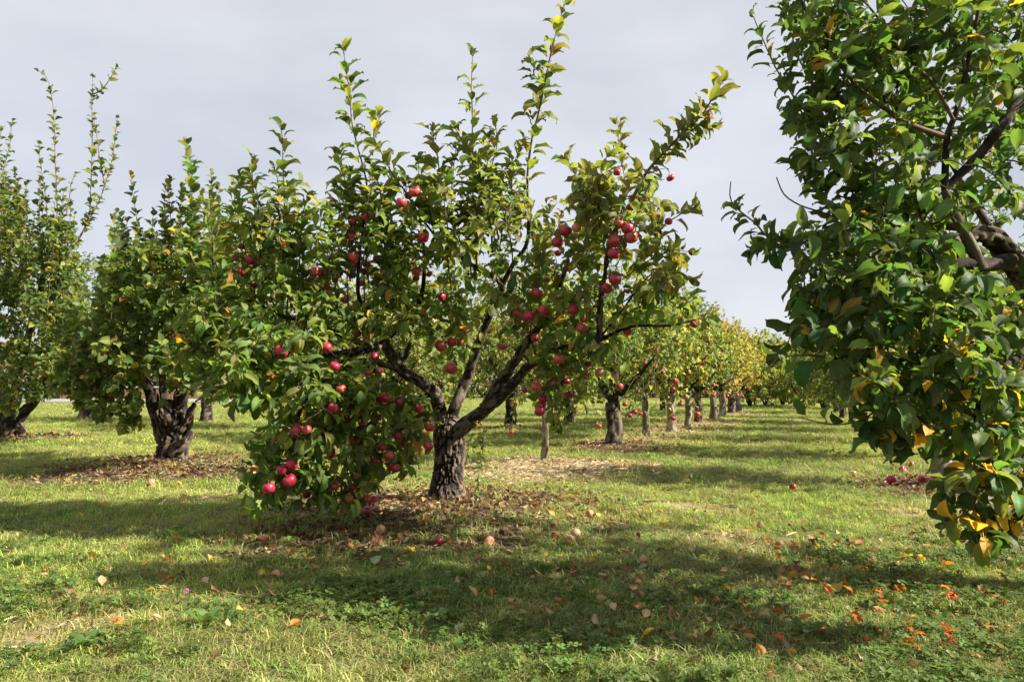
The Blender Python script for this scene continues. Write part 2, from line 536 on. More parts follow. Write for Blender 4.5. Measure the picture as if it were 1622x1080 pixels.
class Tree:
    def __init__(self, name, base, label, group=None, seed=0, bark=BARK_OLD, limb_bark=BARK_DARK, cat='tree'):
        self.base = np.array(base, float)
        self.root = link(name, None, loc=tuple(self.base), label=label, cat=cat, group=group)
        self.root.empty_display_size = 0.2
        self.rng = np.random.default_rng(seed)
        self.seed, self.bark, self.limb_bark = seed, bark, limb_bark
        self.NP, self.ND, self.NR = [], [], []          # attachment nodes
        self.tw = [[], [], [], []]                      # joined twigs
        self.twbase = 0
        self.L = {k: [] for k in ('p', 'd', 'n', 's', 'c')}

    # --- wood
    def _nodes(self, pts, rad):
        tan = np.gradient(pts, axis=0)
        tan /= np.linalg.norm(tan, axis=1, keepdims=True) + 1e-9
        self.NP.append(pts), self.ND.append(tan), self.NR.append(rad)

    def wood(self, name, pts, r0, r1, sides=14, step=0.04, rough=0.004, attach=True, mat=None, power=1.0, lump=0.12, skip=0.0, freq=16.0, radii=None):
        pts = np.asarray(pts, float)
        c = catmull(pts, step)
        t = np.linspace(0, 1, len(c))
        if radii is not None:
            rad = np.interp(t, np.linspace(0, 1, len(radii)), radii)
        else:
            rad = r0 + (r1 - r0) * t ** power
        V, Q, T, fis = tube(c, rad, sides, rough, self.seed + len(self.NP) * 3, freq, True, lump)
        me = make_mesh(name, V - self.base, [Q, T], [mat or self.limb_bark], {'fis': fis})
        o = link(name, me, self.root)
        if attach:
            k = int(len(c) * skip)
            self._nodes(c[k:], rad[k:])
        return o, c

    def twig_tube(self, c, r0, r1, sides=4):
        rad = np.linspace(r0, r1, len(c))
        V, Q, T, _ = tube(c, rad, sides, cap=False)
        self.tw[0].append(V - self.base), self.tw[1].append(Q + self.twbase)
        self.twbase += len(V)

    # --- leaves
    def add_leaf(self, p, d, n, s):
        self.L['p'].append(p), self.L['d'].append(d), self.L['n'].append(n), self.L['s'].append(s)

    def rosette(self, p, t, k, size, droop=0.25):
        rg = self.rng
        a0 = rg.uniform(0, 6.28)
        t = t / (np.linalg.norm(t) + 1e-9)
        ref = np.array([0.3, 0.2, 1.0]) if abs(t[2]) < 0.8 else np.array([1.0, 0.2, 0.1])
        x = np.cross(t, ref)
        x /= np.linalg.norm(x)
        y = np.cross(t, x)
        for i in range(k):
            a = a0 + i * 2.4 + rg.normal(0, 0.25)
            out = x * math.cos(a) + y * math.sin(a)
            d = out * rg.uniform(0.7, 1.1) + t * rg.uniform(0.1, 0.7) + np.array([0, 0, rg.normal(-droop, 0.3)])
            d /= np.linalg.norm(d)
            n = np.array([0.25, -0.08, 1.0]) + rg.normal(0, 0.42, 3)
            s = size * rg.uniform(0.5, 1.22)
            self.add_leaf(p + d * s * 0.24 + rg.normal(0, 0.008, 3), d, n, s)

    def shoot(self, pts, size, gap=0.055, r0=0.006, r1=0.002, start=0.12, named=True, tiplen=1.0, arch=1.0, skip_attach=False):
        """an upright shoot with leaves spiralling up it"""
        rg = self.rng
        c = catmull(np.asarray(pts, float), 0.03)
        ss = np.linspace(0, 1, len(c))
        for ax_ in range(3):
            c[:, ax_] += 0.014 * np.sin(ss * rg.uniform(5, 11) + rg.uniform(0, 6.28)) * ss * (1 - 0.4 * ss) * (2 if ax_ < 2 else 0.3)
        if named:
            rad = np.linspace(r0, r1, len(c))
            V, Q, T, fis = tube(c, rad, 6)
            link('shoot', make_mesh('shoot', V - self.base, [Q, T], [SHOOT], {'fis': fis}), self.root)
        else:
            self.twig_tube(c, r0, r1)
        if not skip_attach:
            self._nodes(c[:int(len(c) * 0.6)], np.linspace(r0, r1, len(c))[:int(len(c) * 0.6)])
        seg = np.linalg.norm(np.diff(c, axis=0), axis=1)
        s = np.concatenate([[0], np.cumsum(seg)])
        tot, q, a = s[-1], s[-1] * start, rg.uniform(0, 6.28)
        while q < tot:
            i = min(np.searchsorted(s, q), len(c) - 1)
            p = c[i]
            t = c[min(i + 1, len(c) - 1)] - c[max(i - 1, 0)]
            t /= np.linalg.norm(t) + 1e-9
            ref = np.array([0.0, 1.0, 0.3]) if abs(t[1]) < 0.8 else np.array([1.0, 0, 0])
            x = np.cross(t, ref)
            x /= np.linalg.norm(x)
            y = np.cross(t, x)
            out = x * math.cos(a) + y * math.sin(a)
            f = q / tot
            d = out * 1.0 + t * rg.uniform(0.45, 1.0) * (1 + 0.9 * f ** 4)
            n = t * 1.0 - out * 0.35 + rg.normal(0, 0.22, 3)
            sz = 1.22 * size * (1.0 - 0.35 * f ** 3) * rg.uniform(0.75, 1.12)
            self.add_leaf(p + d / np.linalg.norm(d) * sz * 0.22, d, n, sz)
            if rg.random() < 0.6 and f < 0.9:
                a2 = a + rg.uniform(1.5, 4.5)
                out = x * math.cos(a2) + y * math.sin(a2)
                d = out + t * 0.5
                self.add_leaf(p + d / np.linalg.norm(d) * sz * 0.15, d, t - 0.3 * out, sz * rg.uniform(0.5, 0.85))
            a += 2.4 + rg.normal(0, 0.2)
            if f < 0.5 and rg.random() < 0.55 - f:
                self.rosette(p, t * 0.6 + out * 0.6, 2 + int(rg.random() * 3), size * 0.9, 0.05)
            q += gap * (0.74 if f < 0.4 else 0.58) * rg.choice([0.5, 0.8, 1.0, 1.2, 1.7])
        for k in range(3):
            d = (c[-1] - c[-3]) / (np.linalg.norm(c[-1] - c[-3]) + 1e-9) + rg.normal(0, 0.30, 3)
            self.add_leaf(c[-1], d, rg.normal(0, 1, 3), size * 0.55 * tiplen * rg.uniform(0.7, 1.2))

    def grow(self, targets, size, per=6, lift=0.4, along=0.05, r=0.0045, rmin=0.0016, leafy=0.35, seg=6, maxlen=0.75, droop=0.25):
        """carry a leafy twig from the nearest wood to every target point"""
        rg = self.rng
        NP, ND = np.vstack(self.NP), np.vstack(self.ND)
        targets = np.asarray(targets, float)
        order = np.argsort([np.min(np.sum((NP - t) ** 2, 1)) for t in targets])
        extra_p, extra_d = [], []
        P_, D_ = NP, ND
        for count, oi in enumerate(order):
            t = targets[oi]
            if count % 12 == 0 and extra_p:
                P_, D_ = np.vstack([P_] + extra_p), np.vstack([D_] + extra_d)
                extra_p, extra_d = [], []
            i = int(np.argmin(np.sum((P_ - t) ** 2, 1)))
            a, da = P_[i], D_[i]
            v = t - a
            ln = np.linalg.norm(v)
            if ln < 0.03:
                continue
            up = np.array([0, 0, lift])
            c1 = a + (da * 0.5 + v / ln * 0.7) * ln * 0.40
            e = v / ln + up + rg.normal(0, 0.25, 3)
            c2 = t - e / np.linalg.norm(e) * ln * 0.36
            m = max(3, min(seg + int(ln * 6), 14))
            s = np.linspace(0, 1, m)[:, None]
            c = (1 - s) ** 3 * a + 3 * (1 - s) ** 2 * s * c1 + 3 * (1 - s) * s ** 2 * c2 + s ** 3 * t
            c[1:-1] += rg.normal(0, 0.012 * min(ln, 0.5), (m - 2, 3))
            self.twig_tube(c, min(r * (0.6 + 1.6 * ln), 0.016), rmin)
            tan = np.gradient(c, axis=0)
            tan /= np.linalg.norm(tan, axis=1, keepdims=True) + 1e-9
            extra_p.append(c[1:]), extra_d.append(tan[1:])
            self.rosette(c[-1], tan[-1], max(2, int(per + rg.normal(0, 1.2))), size, droop)
            q = ln * (1 - min(leafy + max(0, 0.5 * (1 - ln / 0.35)), 0.95)) if ln < maxlen else ln - maxlen * 0.7
            while q < ln:
                j = min(int(q / ln * (m - 1)), m - 2)
                f = q / ln * (m - 1) - j
                self.rosette(c[j] * (1 - f) + c[j + 1] * f, tan[j], 1 + int(rg.random() < 0.5) + 2 * int(rg.random() < 0.2), size * 0.93, droop)
                q += along * rg.uniform(0.6, 1.5)
        return

    # --- finish
    def finish(self, tpls, pal, mats=(None,), parts=0, keep=None, hi=None, colour_fn=None, twig_mat=None, shadowed=None):
        rg = self.rng
        pos, d, n, s = (np.array(self.L[k], float) for k in ('p', 'd', 'n', 's'))
        if keep is not None:
            k = keep(pos + d * s[:, None] * 0.4, rg)
            pos, d, n, s = pos[k], d[k], n[k], s[k]
        above = pos[:, 2] > 0.03
        pos, d, n, s = pos[above], d[above], n[above], s[above]
        rot = frames(d, n)
        col = palette(rg, len(pos), pal)
        if colour_fn is not None:
            col = colour_fn(pos, col, rg)
        mask = np.ones(len(pos), bool)
        if parts:
            x, y, f = project(pos)
            vis = (x > 5) & (x < IW - 5) & (y > 5) & (y < IH - 5) & (f > 0.3)
            rank = s / np.maximum(f, 0.3) * np.where(vis, 1, 0)
            top = np.argsort(-rank)[:parts * 2]
            top = rg.choice(top, min(parts, len(top)), replace=False)
            mask[top] = False
            T = hi or tpls
            # a small stock of shared leaf meshes, one per shape and colour
            cols = col[top]
            order = np.argsort(cols[:, 0] - 0.5 * cols[:, 1])
            nb = 8
            bins = np.array_split(order, nb)
            stock = {}
            for b, idx in enumerate(bins):
                for i in idx:
                    tv = int(rg.integers(0, len(T)))
                    if (b, tv) not in stock:
                        V, F, U = T[tv]
                        cc = np.ones((len(V), 4))
                        cc[:, :3] = cols[i]
                        stock[(b, tv)] = make_mesh('leaf', V, [F], mats, {'lc': cc, 'lu': U})
                    o = link('leaf', stock[(b, tv)], self.root)
                    M4 = Matrix.Identity(4)
                    R = rot[top[i]]
                    for r_ in range(3):
                        for c_ in range(3):
                            M4[r_][c_] = R[r_][c_] * s[top[i]]
                        M4[r_][3] = pos[top[i]][r_] - self.base[r_]
                    o.matrix_local = M4
        me = leaf_mass(tpls, pos[mask] - self.base, rot[mask], s[mask], col[mask], 'foliage', mats, rg)
        if me:
            link('foliage', me, self.root, kind='stuff')
        if self.tw[0]:
            me = make_mesh('twigs', np.vstack(self.tw[0]), [np.vstack(self.tw[1])], [twig_mat or TWIG])
            link('twigs', me, self.root, kind='stuff')
        return len(pos)


def blob_targets(blobs, rng, scale=1.0):
    """(px, py, rx, ry, depth, spread, count) -> points"""
    out = []
    for px, py, rx, ry, d, dd, n in blobs:
        for _ in range(max(1, int(n * scale))):
            a, q = rng.uniform(0, 6.283), math.sqrt(rng.random())
            out.append(P(px + rx * q * math.cos(a), py + ry * q * math.sin(a), d + rng.uniform(-dd, dd)))
    return np.array(out)


# ------------------------------------------------------------------ ground
TREE_SPOTS = []        # (x, y, radius, kind) of the bare rings, kind 'litter' or 'straw'
for px, py, r, k in ((715, 806, 1.25, 'litter'), (270, 735, 1.15, 'litter'), (175, 752, 0.75, 'litter'), (350, 748, 0.7, 'litter'), (15, 695, 1.3, 'litter'), (872, 742, 1.15, 'straw'),
                     (972, 708, 0.95, 'litter'), (1022, 695, 0.9, 'straw'), (1063, 685, 0.9, 'straw'), (1088, 678, 0.9, 'straw'),
                     (1105, 672, 0.9, 'straw'), (1130, 668, 1.0, 'straw'), (1150, 656, 1.2, 'straw'), (1490, 770, 0.8, 'litter'),
                     (810, 680, 0.9, 'litter')):
    x, y = G(px, py)
    TREE_SPOTS.append((x, y, r, k))
PATCHES = [(*G(105, 1000), 0.27, 'straw'), (*G(1080, 805), 0.35, 'straw'), (*G(1500, 815), 0.5, 'straw'),
           (*G(860, 800), 0.35, 'litter'), (*G(560, 850), 0.55, 'litter'), (*G(1180, 855), 0.30, 'straw'), (*G(300, 790), 0.25, 'straw'),
           (*G(430, 870), 0.3, 'litter'), (*G(1600, 860), 0.5, 'litter'), (*G(1330, 875), 0.2, 'litter')]


def bare_fields(x, y):
    x, y = np.asarray(x, float), np.asarray(y, float)
    n = fbm(x * 2.3, y * 2.3, 0.0, 31, 3) - 0.5
    lit, straw = np.zeros_like(x), np.zeros_like(x)
    for q, (cx, cy, r, k) in enumerate(TREE_SPOTS + PATCHES):
        d = np.hypot(x - cx, (y - cy)) / r
        f = smooth(1.3, 0.55, d + n * 1.6) * (1.0 if q < len(TREE_SPOTS) else 0.7)
        if k == 'litter':
            lit = np.maximum(lit, f)
        else:
            straw = np.maximum(straw, f)
    return lit, straw


def gh(x, y):
    x, y = np.asarray(x, float), np.asarray(y, float)
    h = 0.07 * (fbm(x * 0.55, y * 0.55, 0, 3, 2) - 0.5) + 0.035 * (fbm(x * 2.2, y * 2.2, 0, 8, 2) - 0.5)
    for cx, cy, r, k in TREE_SPOTS:
        h = h + 0.05 * np.exp(-((x - cx) ** 2 + (y - cy) ** 2) / (0.55 * r * r))
    return h * smooth(120, 30, np.hypot(x, y))


def spaced(lo, hi, step, far, growth=1.13):
    a = list(np.arange(lo, hi + 1e-6, step))
    s, v = step, a[-1]
    while v < far:
        s *= growth
        v += s
        a.append(v)
    s, v, b = step, a[0], []
    while v > -far:
        s *= growth
        v -= s
        b.append(v)
    return np.array(b[::-1] + a)


def build_ground():
    xs, ys = spaced(-6, 6, 0.075, 500), spaced(0.5, 13, 0.075, 700)
    X, Y = np.meshgrid(xs, ys, indexing='ij')
    Z = gh(X, Y)
    lit, straw = bare_fields(X, Y)
    idx = np.arange(X.size).reshape(X.shape)
    Q = np.stack([idx[:-1, :-1], idx[1:, :-1], idx[1:, 1:], idx[:-1, 1:]], -1).reshape(-1, 4)
    M = Mat('turf_soil')
    geo = M.n('NewGeometry')
    pos = geo.outputs['Position']
    a = M.noise(pos, 3.0, 6, 0.6)
    b = M.noise(pos, 45.0, 5, 0.7)
    c = M.noise(pos, 0.6, 3, 0.5)
    turf = M.ramp(b, (0.30, (0.035, 0.035, 0.014)), (0.5, (0.085, 0.095, 0.028)), (0.72, (0.20, 0.185, 0.075)))
    turf = M.mix(M.ramp(a, (0.45, (0, 0, 0)), (0.65, (0.55, 0.55, 0.55))), turf, (0.14, 0.125, 0.052))
    turf = M.mix(M.ramp(c, (0.4, (0, 0, 0)), (0.6, (0.4, 0.4, 0.4))), turf, (0.13, 0.18, 0.035))
    soil = M.ramp(b, (0.28, (0.035, 0.022, 0.016)), (0.5, (0.085, 0.052, 0.036)), (0.75, (0.19, 0.125, 0.082)))
    straw_c = M.ramp(b, (0.28, (0.20, 0.14, 0.075)), (0.5, (0.38, 0.29, 0.17)), (0.75, (0.55, 0.45, 0.29)))
    col = M.mix(M.attr('litter', out='Fac'), turf, soil)
    col = M.mix(M.attr('straw', out='Fac'), col, straw_c)
    pr = M.n('BsdfPrincipled', Base_Color=col, Roughness=0.95, Normal=M.bump(b, 0.8, 0.02))
    pr.inputs['Specular IOR Level'].default_value = 0.1
    me = make_mesh('ground', np.stack([X, Y, Z], -1).reshape(-1, 3), [Q], [M.done(pr)], {'litter': lit.ravel(), 'straw': straw.ravel()})
    link('ground', me, kind='structure')


build_ground()


# ------------------------------------------------------------------ grass (one object of instanced tufts)
def grass_material():
    M = Mat('grass_blade')
    tint = M.attr('tint', 'INSTANCER')
    bl = M.attr('bl')
    sep = M.n('SeparateColor', i0=bl)
    col = M.mix(1.0, tint, M.n('CombineXYZ', i0=sep.outputs[0], i1=sep.outputs[0], i2=sep.outputs[0]), 'MULTIPLY')
    col = M.mix(sep.outputs[1], col, (0.36, 0.30, 0.135))
    pr = M.n('BsdfPrincipled', Base_Color=col, Roughness=0.55)
    pr.inputs['Specular IOR Level'].default_value = 0.3
    tr = M.n('BsdfTranslucent', Color=M.mix(1.0, col, (1.3, 1.35, 0.8), 'MULTIPLY'))
    return M.done(M.n('MixShader', i0=0.36, i1=pr, i2=tr))


GRASS_MAT = grass_material()


def tuft_mesh(name, seed, blades, radius, hmin, hmax, dry=0.2, wid=0.0022, flat=0.6, mat=None):
    r = np.random.default_rng(seed)
    V, F3, F4, C = [], [], [], []
    for _ in range(blades):
        a, q = r.uniform(0, 6.283), radius * math.sqrt(r.random())
        b = np.array([q * math.cos(a), q * math.sin(a), -0.006])
        h = r.uniform(hmin, hmax)
        la = r.uniform(0, 6.283)
        lean = np.array([math.cos(la), math.sin(la), 0]) * r.uniform(0.15, flat * 1.6)
        side = np.array([-math.sin(la + r.normal(0, 0.5)), math.cos(la), 0])
        w = wid * r.uniform(0.6, 1.5)
        p1 = b + (np.array([0, 0, 1]) + lean * 0.35) * h * 0.45
        p2 = b + (np.array([0, 0, 1.0]) + lean * 0.9) * h * 0.8 - np.array([0, 0, 0.12 * h * np.linalg.norm(lean)])
        p3 = b + (np.array([0, 0, 1.0]) + lean * 1.6) * h * (1 - 0.12 * np.linalg.norm(lean)) - np.array([0, 0, 0.35 * h * np.linalg.norm(lean)])
        k = len(V)
        V += [b - side * w, b + side * w, p1 - side * w, p1 + side * w, p2 - side * w * 0.7, p2 + side * w * 0.7, p3]
        F4 += [(k, k + 1, k + 3, k + 2), (k + 2, k + 3, k + 5, k + 4)]
        F3 += [(k + 4, k + 5, k + 6)]
        val, dr = r.uniform(0.4, 1.65), (r.uniform(0.5, 1.0) if r.random() < dry else r.uniform(0, 0.12))
        C += [(val, dr, 0, 1)] * 7
    return make_mesh(name, V, [F4, F3], [mat or GRASS_MAT], {'bl': np.array(C)})


def instancer(name, meshes, pts, rots, scls, idx, tint, kind_label):
    """one stuff object that sets the meshes out on points with geometry nodes"""
    src = bpy.data.collections.new(name + '_kinds')
    for i, me in enumerate(meshes):
        o = bpy.data.objects.new('%s_%02d' % (me.name.split('.')[0], i), me)
        src.objects.link(o)
    me = make_mesh(name, pts, [], [], {'rot': rots, 'scl': scls, 'tint': np.hstack([tint, np.ones((len(tint), 1))])})
    a = me.attributes.new('vi', 'INT', 'POINT')
    a.data.foreach_set('value', np.asarray(idx, np.int32))
    o = link(name, me, kind='stuff')
    o['label'] = kind_label
    ng = bpy.data.node_groups.new(name, 'GeometryNodeTree')
    ng.interface.new_socket('Geometry', in_out='INPUT', socket_type='NodeSocketGeometry')
    ng.interface.new_socket('Geometry', in_out='OUTPUT', socket_type='NodeSocketGeometry')
    gi, go = ng.nodes.new('NodeGroupInput'), ng.nodes.new('NodeGroupOutput')
    iop = ng.nodes.new('GeometryNodeInstanceOnPoints')
    ci = ng.nodes.new('GeometryNodeCollectionInfo')
    ci.inputs['Collection'].default_value = src
    ci.inputs['Separate Children'].default_value = True
    ci.inputs['Reset Children'].default_value = True

    def na(nm, typ):
        nd = ng.nodes.new('GeometryNodeInputNamedAttribute')
        nd.data_type = typ
        nd.inputs['Name'].default_value = nm
        return nd.outputs['Attribute']
    K = ng.links.new
    K(gi.outputs[0], iop.inputs['Points'])
    K(ci.outputs[0], iop.inputs['Instance'])
    iop.inputs['Pick Instance'].default_value = True
    K(na('vi', 'INT'), iop.inputs['Instance Index'])
    K(na('rot', 'FLOAT_VECTOR'), iop.inputs['Rotation'])
    K(na('scl', 'FLOAT_VECTOR'), iop.inputs['Scale'])
    K(iop.outputs[0], go.inputs[0])
    md = o.modifiers.new('set_out', 'NODES')
    md.node_group = ng
    return o


def scatter(y0, y1, dens, margin=1.2, slope=0.76, rng=RNG):
    ymax_w = slope * y1 + margin
    n = int((y1 - y0) * 2 * ymax_w * dens)
    y = rng.uniform(y0, y1, n)
    x = rng.uniform(-ymax_w, ymax_w, n)
    k = np.abs(x) < slope * y + margin
    return x[k], y[k]


def build_grass():
    tufts = [tuft_mesh('tuft', 100 + i, 34, 0.055, 0.018, 0.048, 0.13, 0.0014, 0.6) for i in range(5)]
    tufts += [tuft_mesh('tuft', 120 + i, 22, 0.045, 0.03, 0.080, 0.12, 0.0015, 0.5) for i in range(4)]
    tufts += [tuft_mesh('dry_tuft', 140 + i, 24, 0.06, 0.02, 0.06, 0.8, 0.0013, 1.3) for i in range(3)]
    X, Y, S = [], [], []
    for y0, y1, de, s in ((1.0, 4.0, 520, 1.0), (4.0, 7, 330, 1.15), (7, 12, 130, 1.6), (12, 24, 45, 2.4), (24, 60, 9, 4.5)):
        x, y = scatter(y0, y1, de)
        X.append(x), Y.append(y), S.append(np.full(len(x), s))
    X, Y, S = map(np.concatenate, (X, Y, S))
    lit, straw = bare_fields(X, Y)
    patch = fbm(X * 1.7, Y * 1.7, 0, 51, 3)
    keepp = (1 - 0.94 * lit) * (1 - 0.96 * straw) * smooth(0.22, 0.42, patch + 0.08)
    k = RNG.random(len(X)) < np.clip(keepp, 0.02, 1)
    X, Y, S, lit, straw, patch = X[k], Y[k], S[k], lit[k], straw[k], patch[k]
    n = len(X)
    big = fbm(X * 0.45, Y * 0.45, 0, 77, 3)
    g1, g2, g3 = np.array([0.145, 0.245, 0.045]), np.array([0.335, 0.430, 0.076]), np.array([0.44, 0.41, 0.15])
    far = smooth(5, 16, Y)
    a = np.clip(smooth(0.38, 0.62, big) * 0.7 + 0.35 * far + RNG.normal(0, 0.18, n), 0, 1)[:, None]
    tint = g1 * (1 - a) + g2 * a
    dry = np.clip(smooth(0.58, 0.76, fbm(X * 2.6, Y * 2.6, 0, 91, 3)) * 0.45 + straw * 0.8 + lit * 0.5 + RNG.normal(0, 0.12, n), 0, 1)[:, None]
    tint = tint * (1 - dry) + g3 * dry
    tint = tint * (1 + 0.55 * (fbm(X * 7, Y * 7, 0, 61, 2) - 0.5) * 2)[:, None] * np.stack([RNG.normal(1, 0.10, n), np.ones(n), np.ones(n)], 1)
    tall = fbm(X * 1.1, Y * 1.1, 0, 15, 2)
    idx = RNG.integers(0, 5, n)
    t = RNG.random(n) < smooth(0.45, 0.7, tall) * 0.6 + 0.05
    idx[t] = 5 + RNG.integers(0, 4, t.sum())
    t = RNG.random(n) < dry[:, 0] * 0.6
    idx[t] = 9 + RNG.integers(0, 3, t.sum())
    rot = np.stack([RNG.normal(0, 0.15, n), RNG.normal(0, 0.15, n), RNG.uniform(0, 6.28, n)], 1)
    sc = (S * RNG.uniform(0.75, 1.3, n))[:, None] * np.ones((1, 3))
    sc[:, 2] = (0.4 + 0.6 * S) * RNG.uniform(0.5, 1.1, n) * np.where(S > 3, 0.6, 1) * 0.95
    instancer('grass', tufts, np.stack([X, Y, gh(X, Y)], 1), rot, sc, idx, tint, 'short rough orchard grass with dry yellow blades')
    return n


def clover_mesh(seed, n, mat, radius=0.06):
    r = np.random.default_rng(seed)
    V, F, C = [], [], []
    for _ in range(n):
        a, q = r.uniform(0, 6.283), radius * math.sqrt(r.random())
        h = r.uniform(0.018, 0.045)
        c = np.array([q * math.cos(a), q * math.sin(a), h])
        tilt = np.array([r.normal(0, 0.3), r.normal(0, 0.3)])
        a0, sz, val = r.uniform(0, 6.28), r.uniform(0.007, 0.013), r.uniform(0.7, 1.3)
        for i in range(3):
            b = a0 + i * 2.094
            u, w = np.array([math.cos(b), math.sin(b)]), np.array([-math.sin(b), math.cos(b)])
            k = len(V)
            for (x, y) in ((0, 0), (0.6, -0.5), (1.1, -0.42), (1.0, 0), (1.1, 0.42), (0.6, 0.5)):
                p = (u * x + w * y) * sz
                V.append(np.array([c[0] + p[0], c[1] + p[1], c[2] + p @ tilt + 0.18 * abs(y) * sz + 0.15 * x * sz]))
                C.append((val, 0, 0, 1))
            F += [(k, k + 1, k + 2, k + 3), (k, k + 3, k + 4, k + 5)]
        k = len(V)
        s = np.array([0.0007, 0.0007, 0])
        V += [c * [1, 1, 0] * 0.8 - s, c * [1, 1, 0] * 0.8 + s, c + s, c - s]
        C += [(val * 0.8, 0, 0, 1)] * 4
        F.append((k, k + 1, k + 2, k + 3))
    return make_mesh('clover_clump', V, [F], [mat], {'bl': np.array(C)})


def build_clover():
    kinds = [clover_mesh(300 + i, 12, GRASS_MAT) for i in range(5)]
    x, y = scatter(1.2, 4.6, 420)
    f = fbm(x * 1.5, y * 1.5, 0, 201, 3)
    px, py, _ = project(np.stack([x, y, np.zeros_like(x)], 1))
    centre = np.exp(-((px - 800) / 420) ** 2) * smooth(890, 1000, py)
    k = RNG.random(len(x)) < np.clip(smooth(0.52, 0.66, f) * 0.62 + centre * 0.5 * smooth(0.2, 0.5, f), 0, 0.9)
    lit, straw = bare_fields(x, y)
    k &= (lit + straw) < 0.4
    x, y = x[k], y[k]
    n = len(x)
    rot = np.stack([RNG.normal(0, 0.12, n), RNG.normal(0, 0.12, n), RNG.uniform(0, 6.28, n)], 1)
    s = RNG.uniform(0.8, 1.35, n)[:, None] * np.ones((1, 3))
    tint = np.array([0.100, 0.165, 0.036]) * RNG.uniform(0.7, 1.35, n)[:, None] * np.stack([RNG.uniform(0.85, 1.35, n), np.ones(n), np.ones(n)], 1)
    instancer('clover', kinds, np.stack([x, y, gh(x, y) + 0.004], 1), rot, s, RNG.integers(0, 5, n), tint, 'green clover growing in the grass')
    return n


print('grass', build_grass(), 'clover', build_clover())


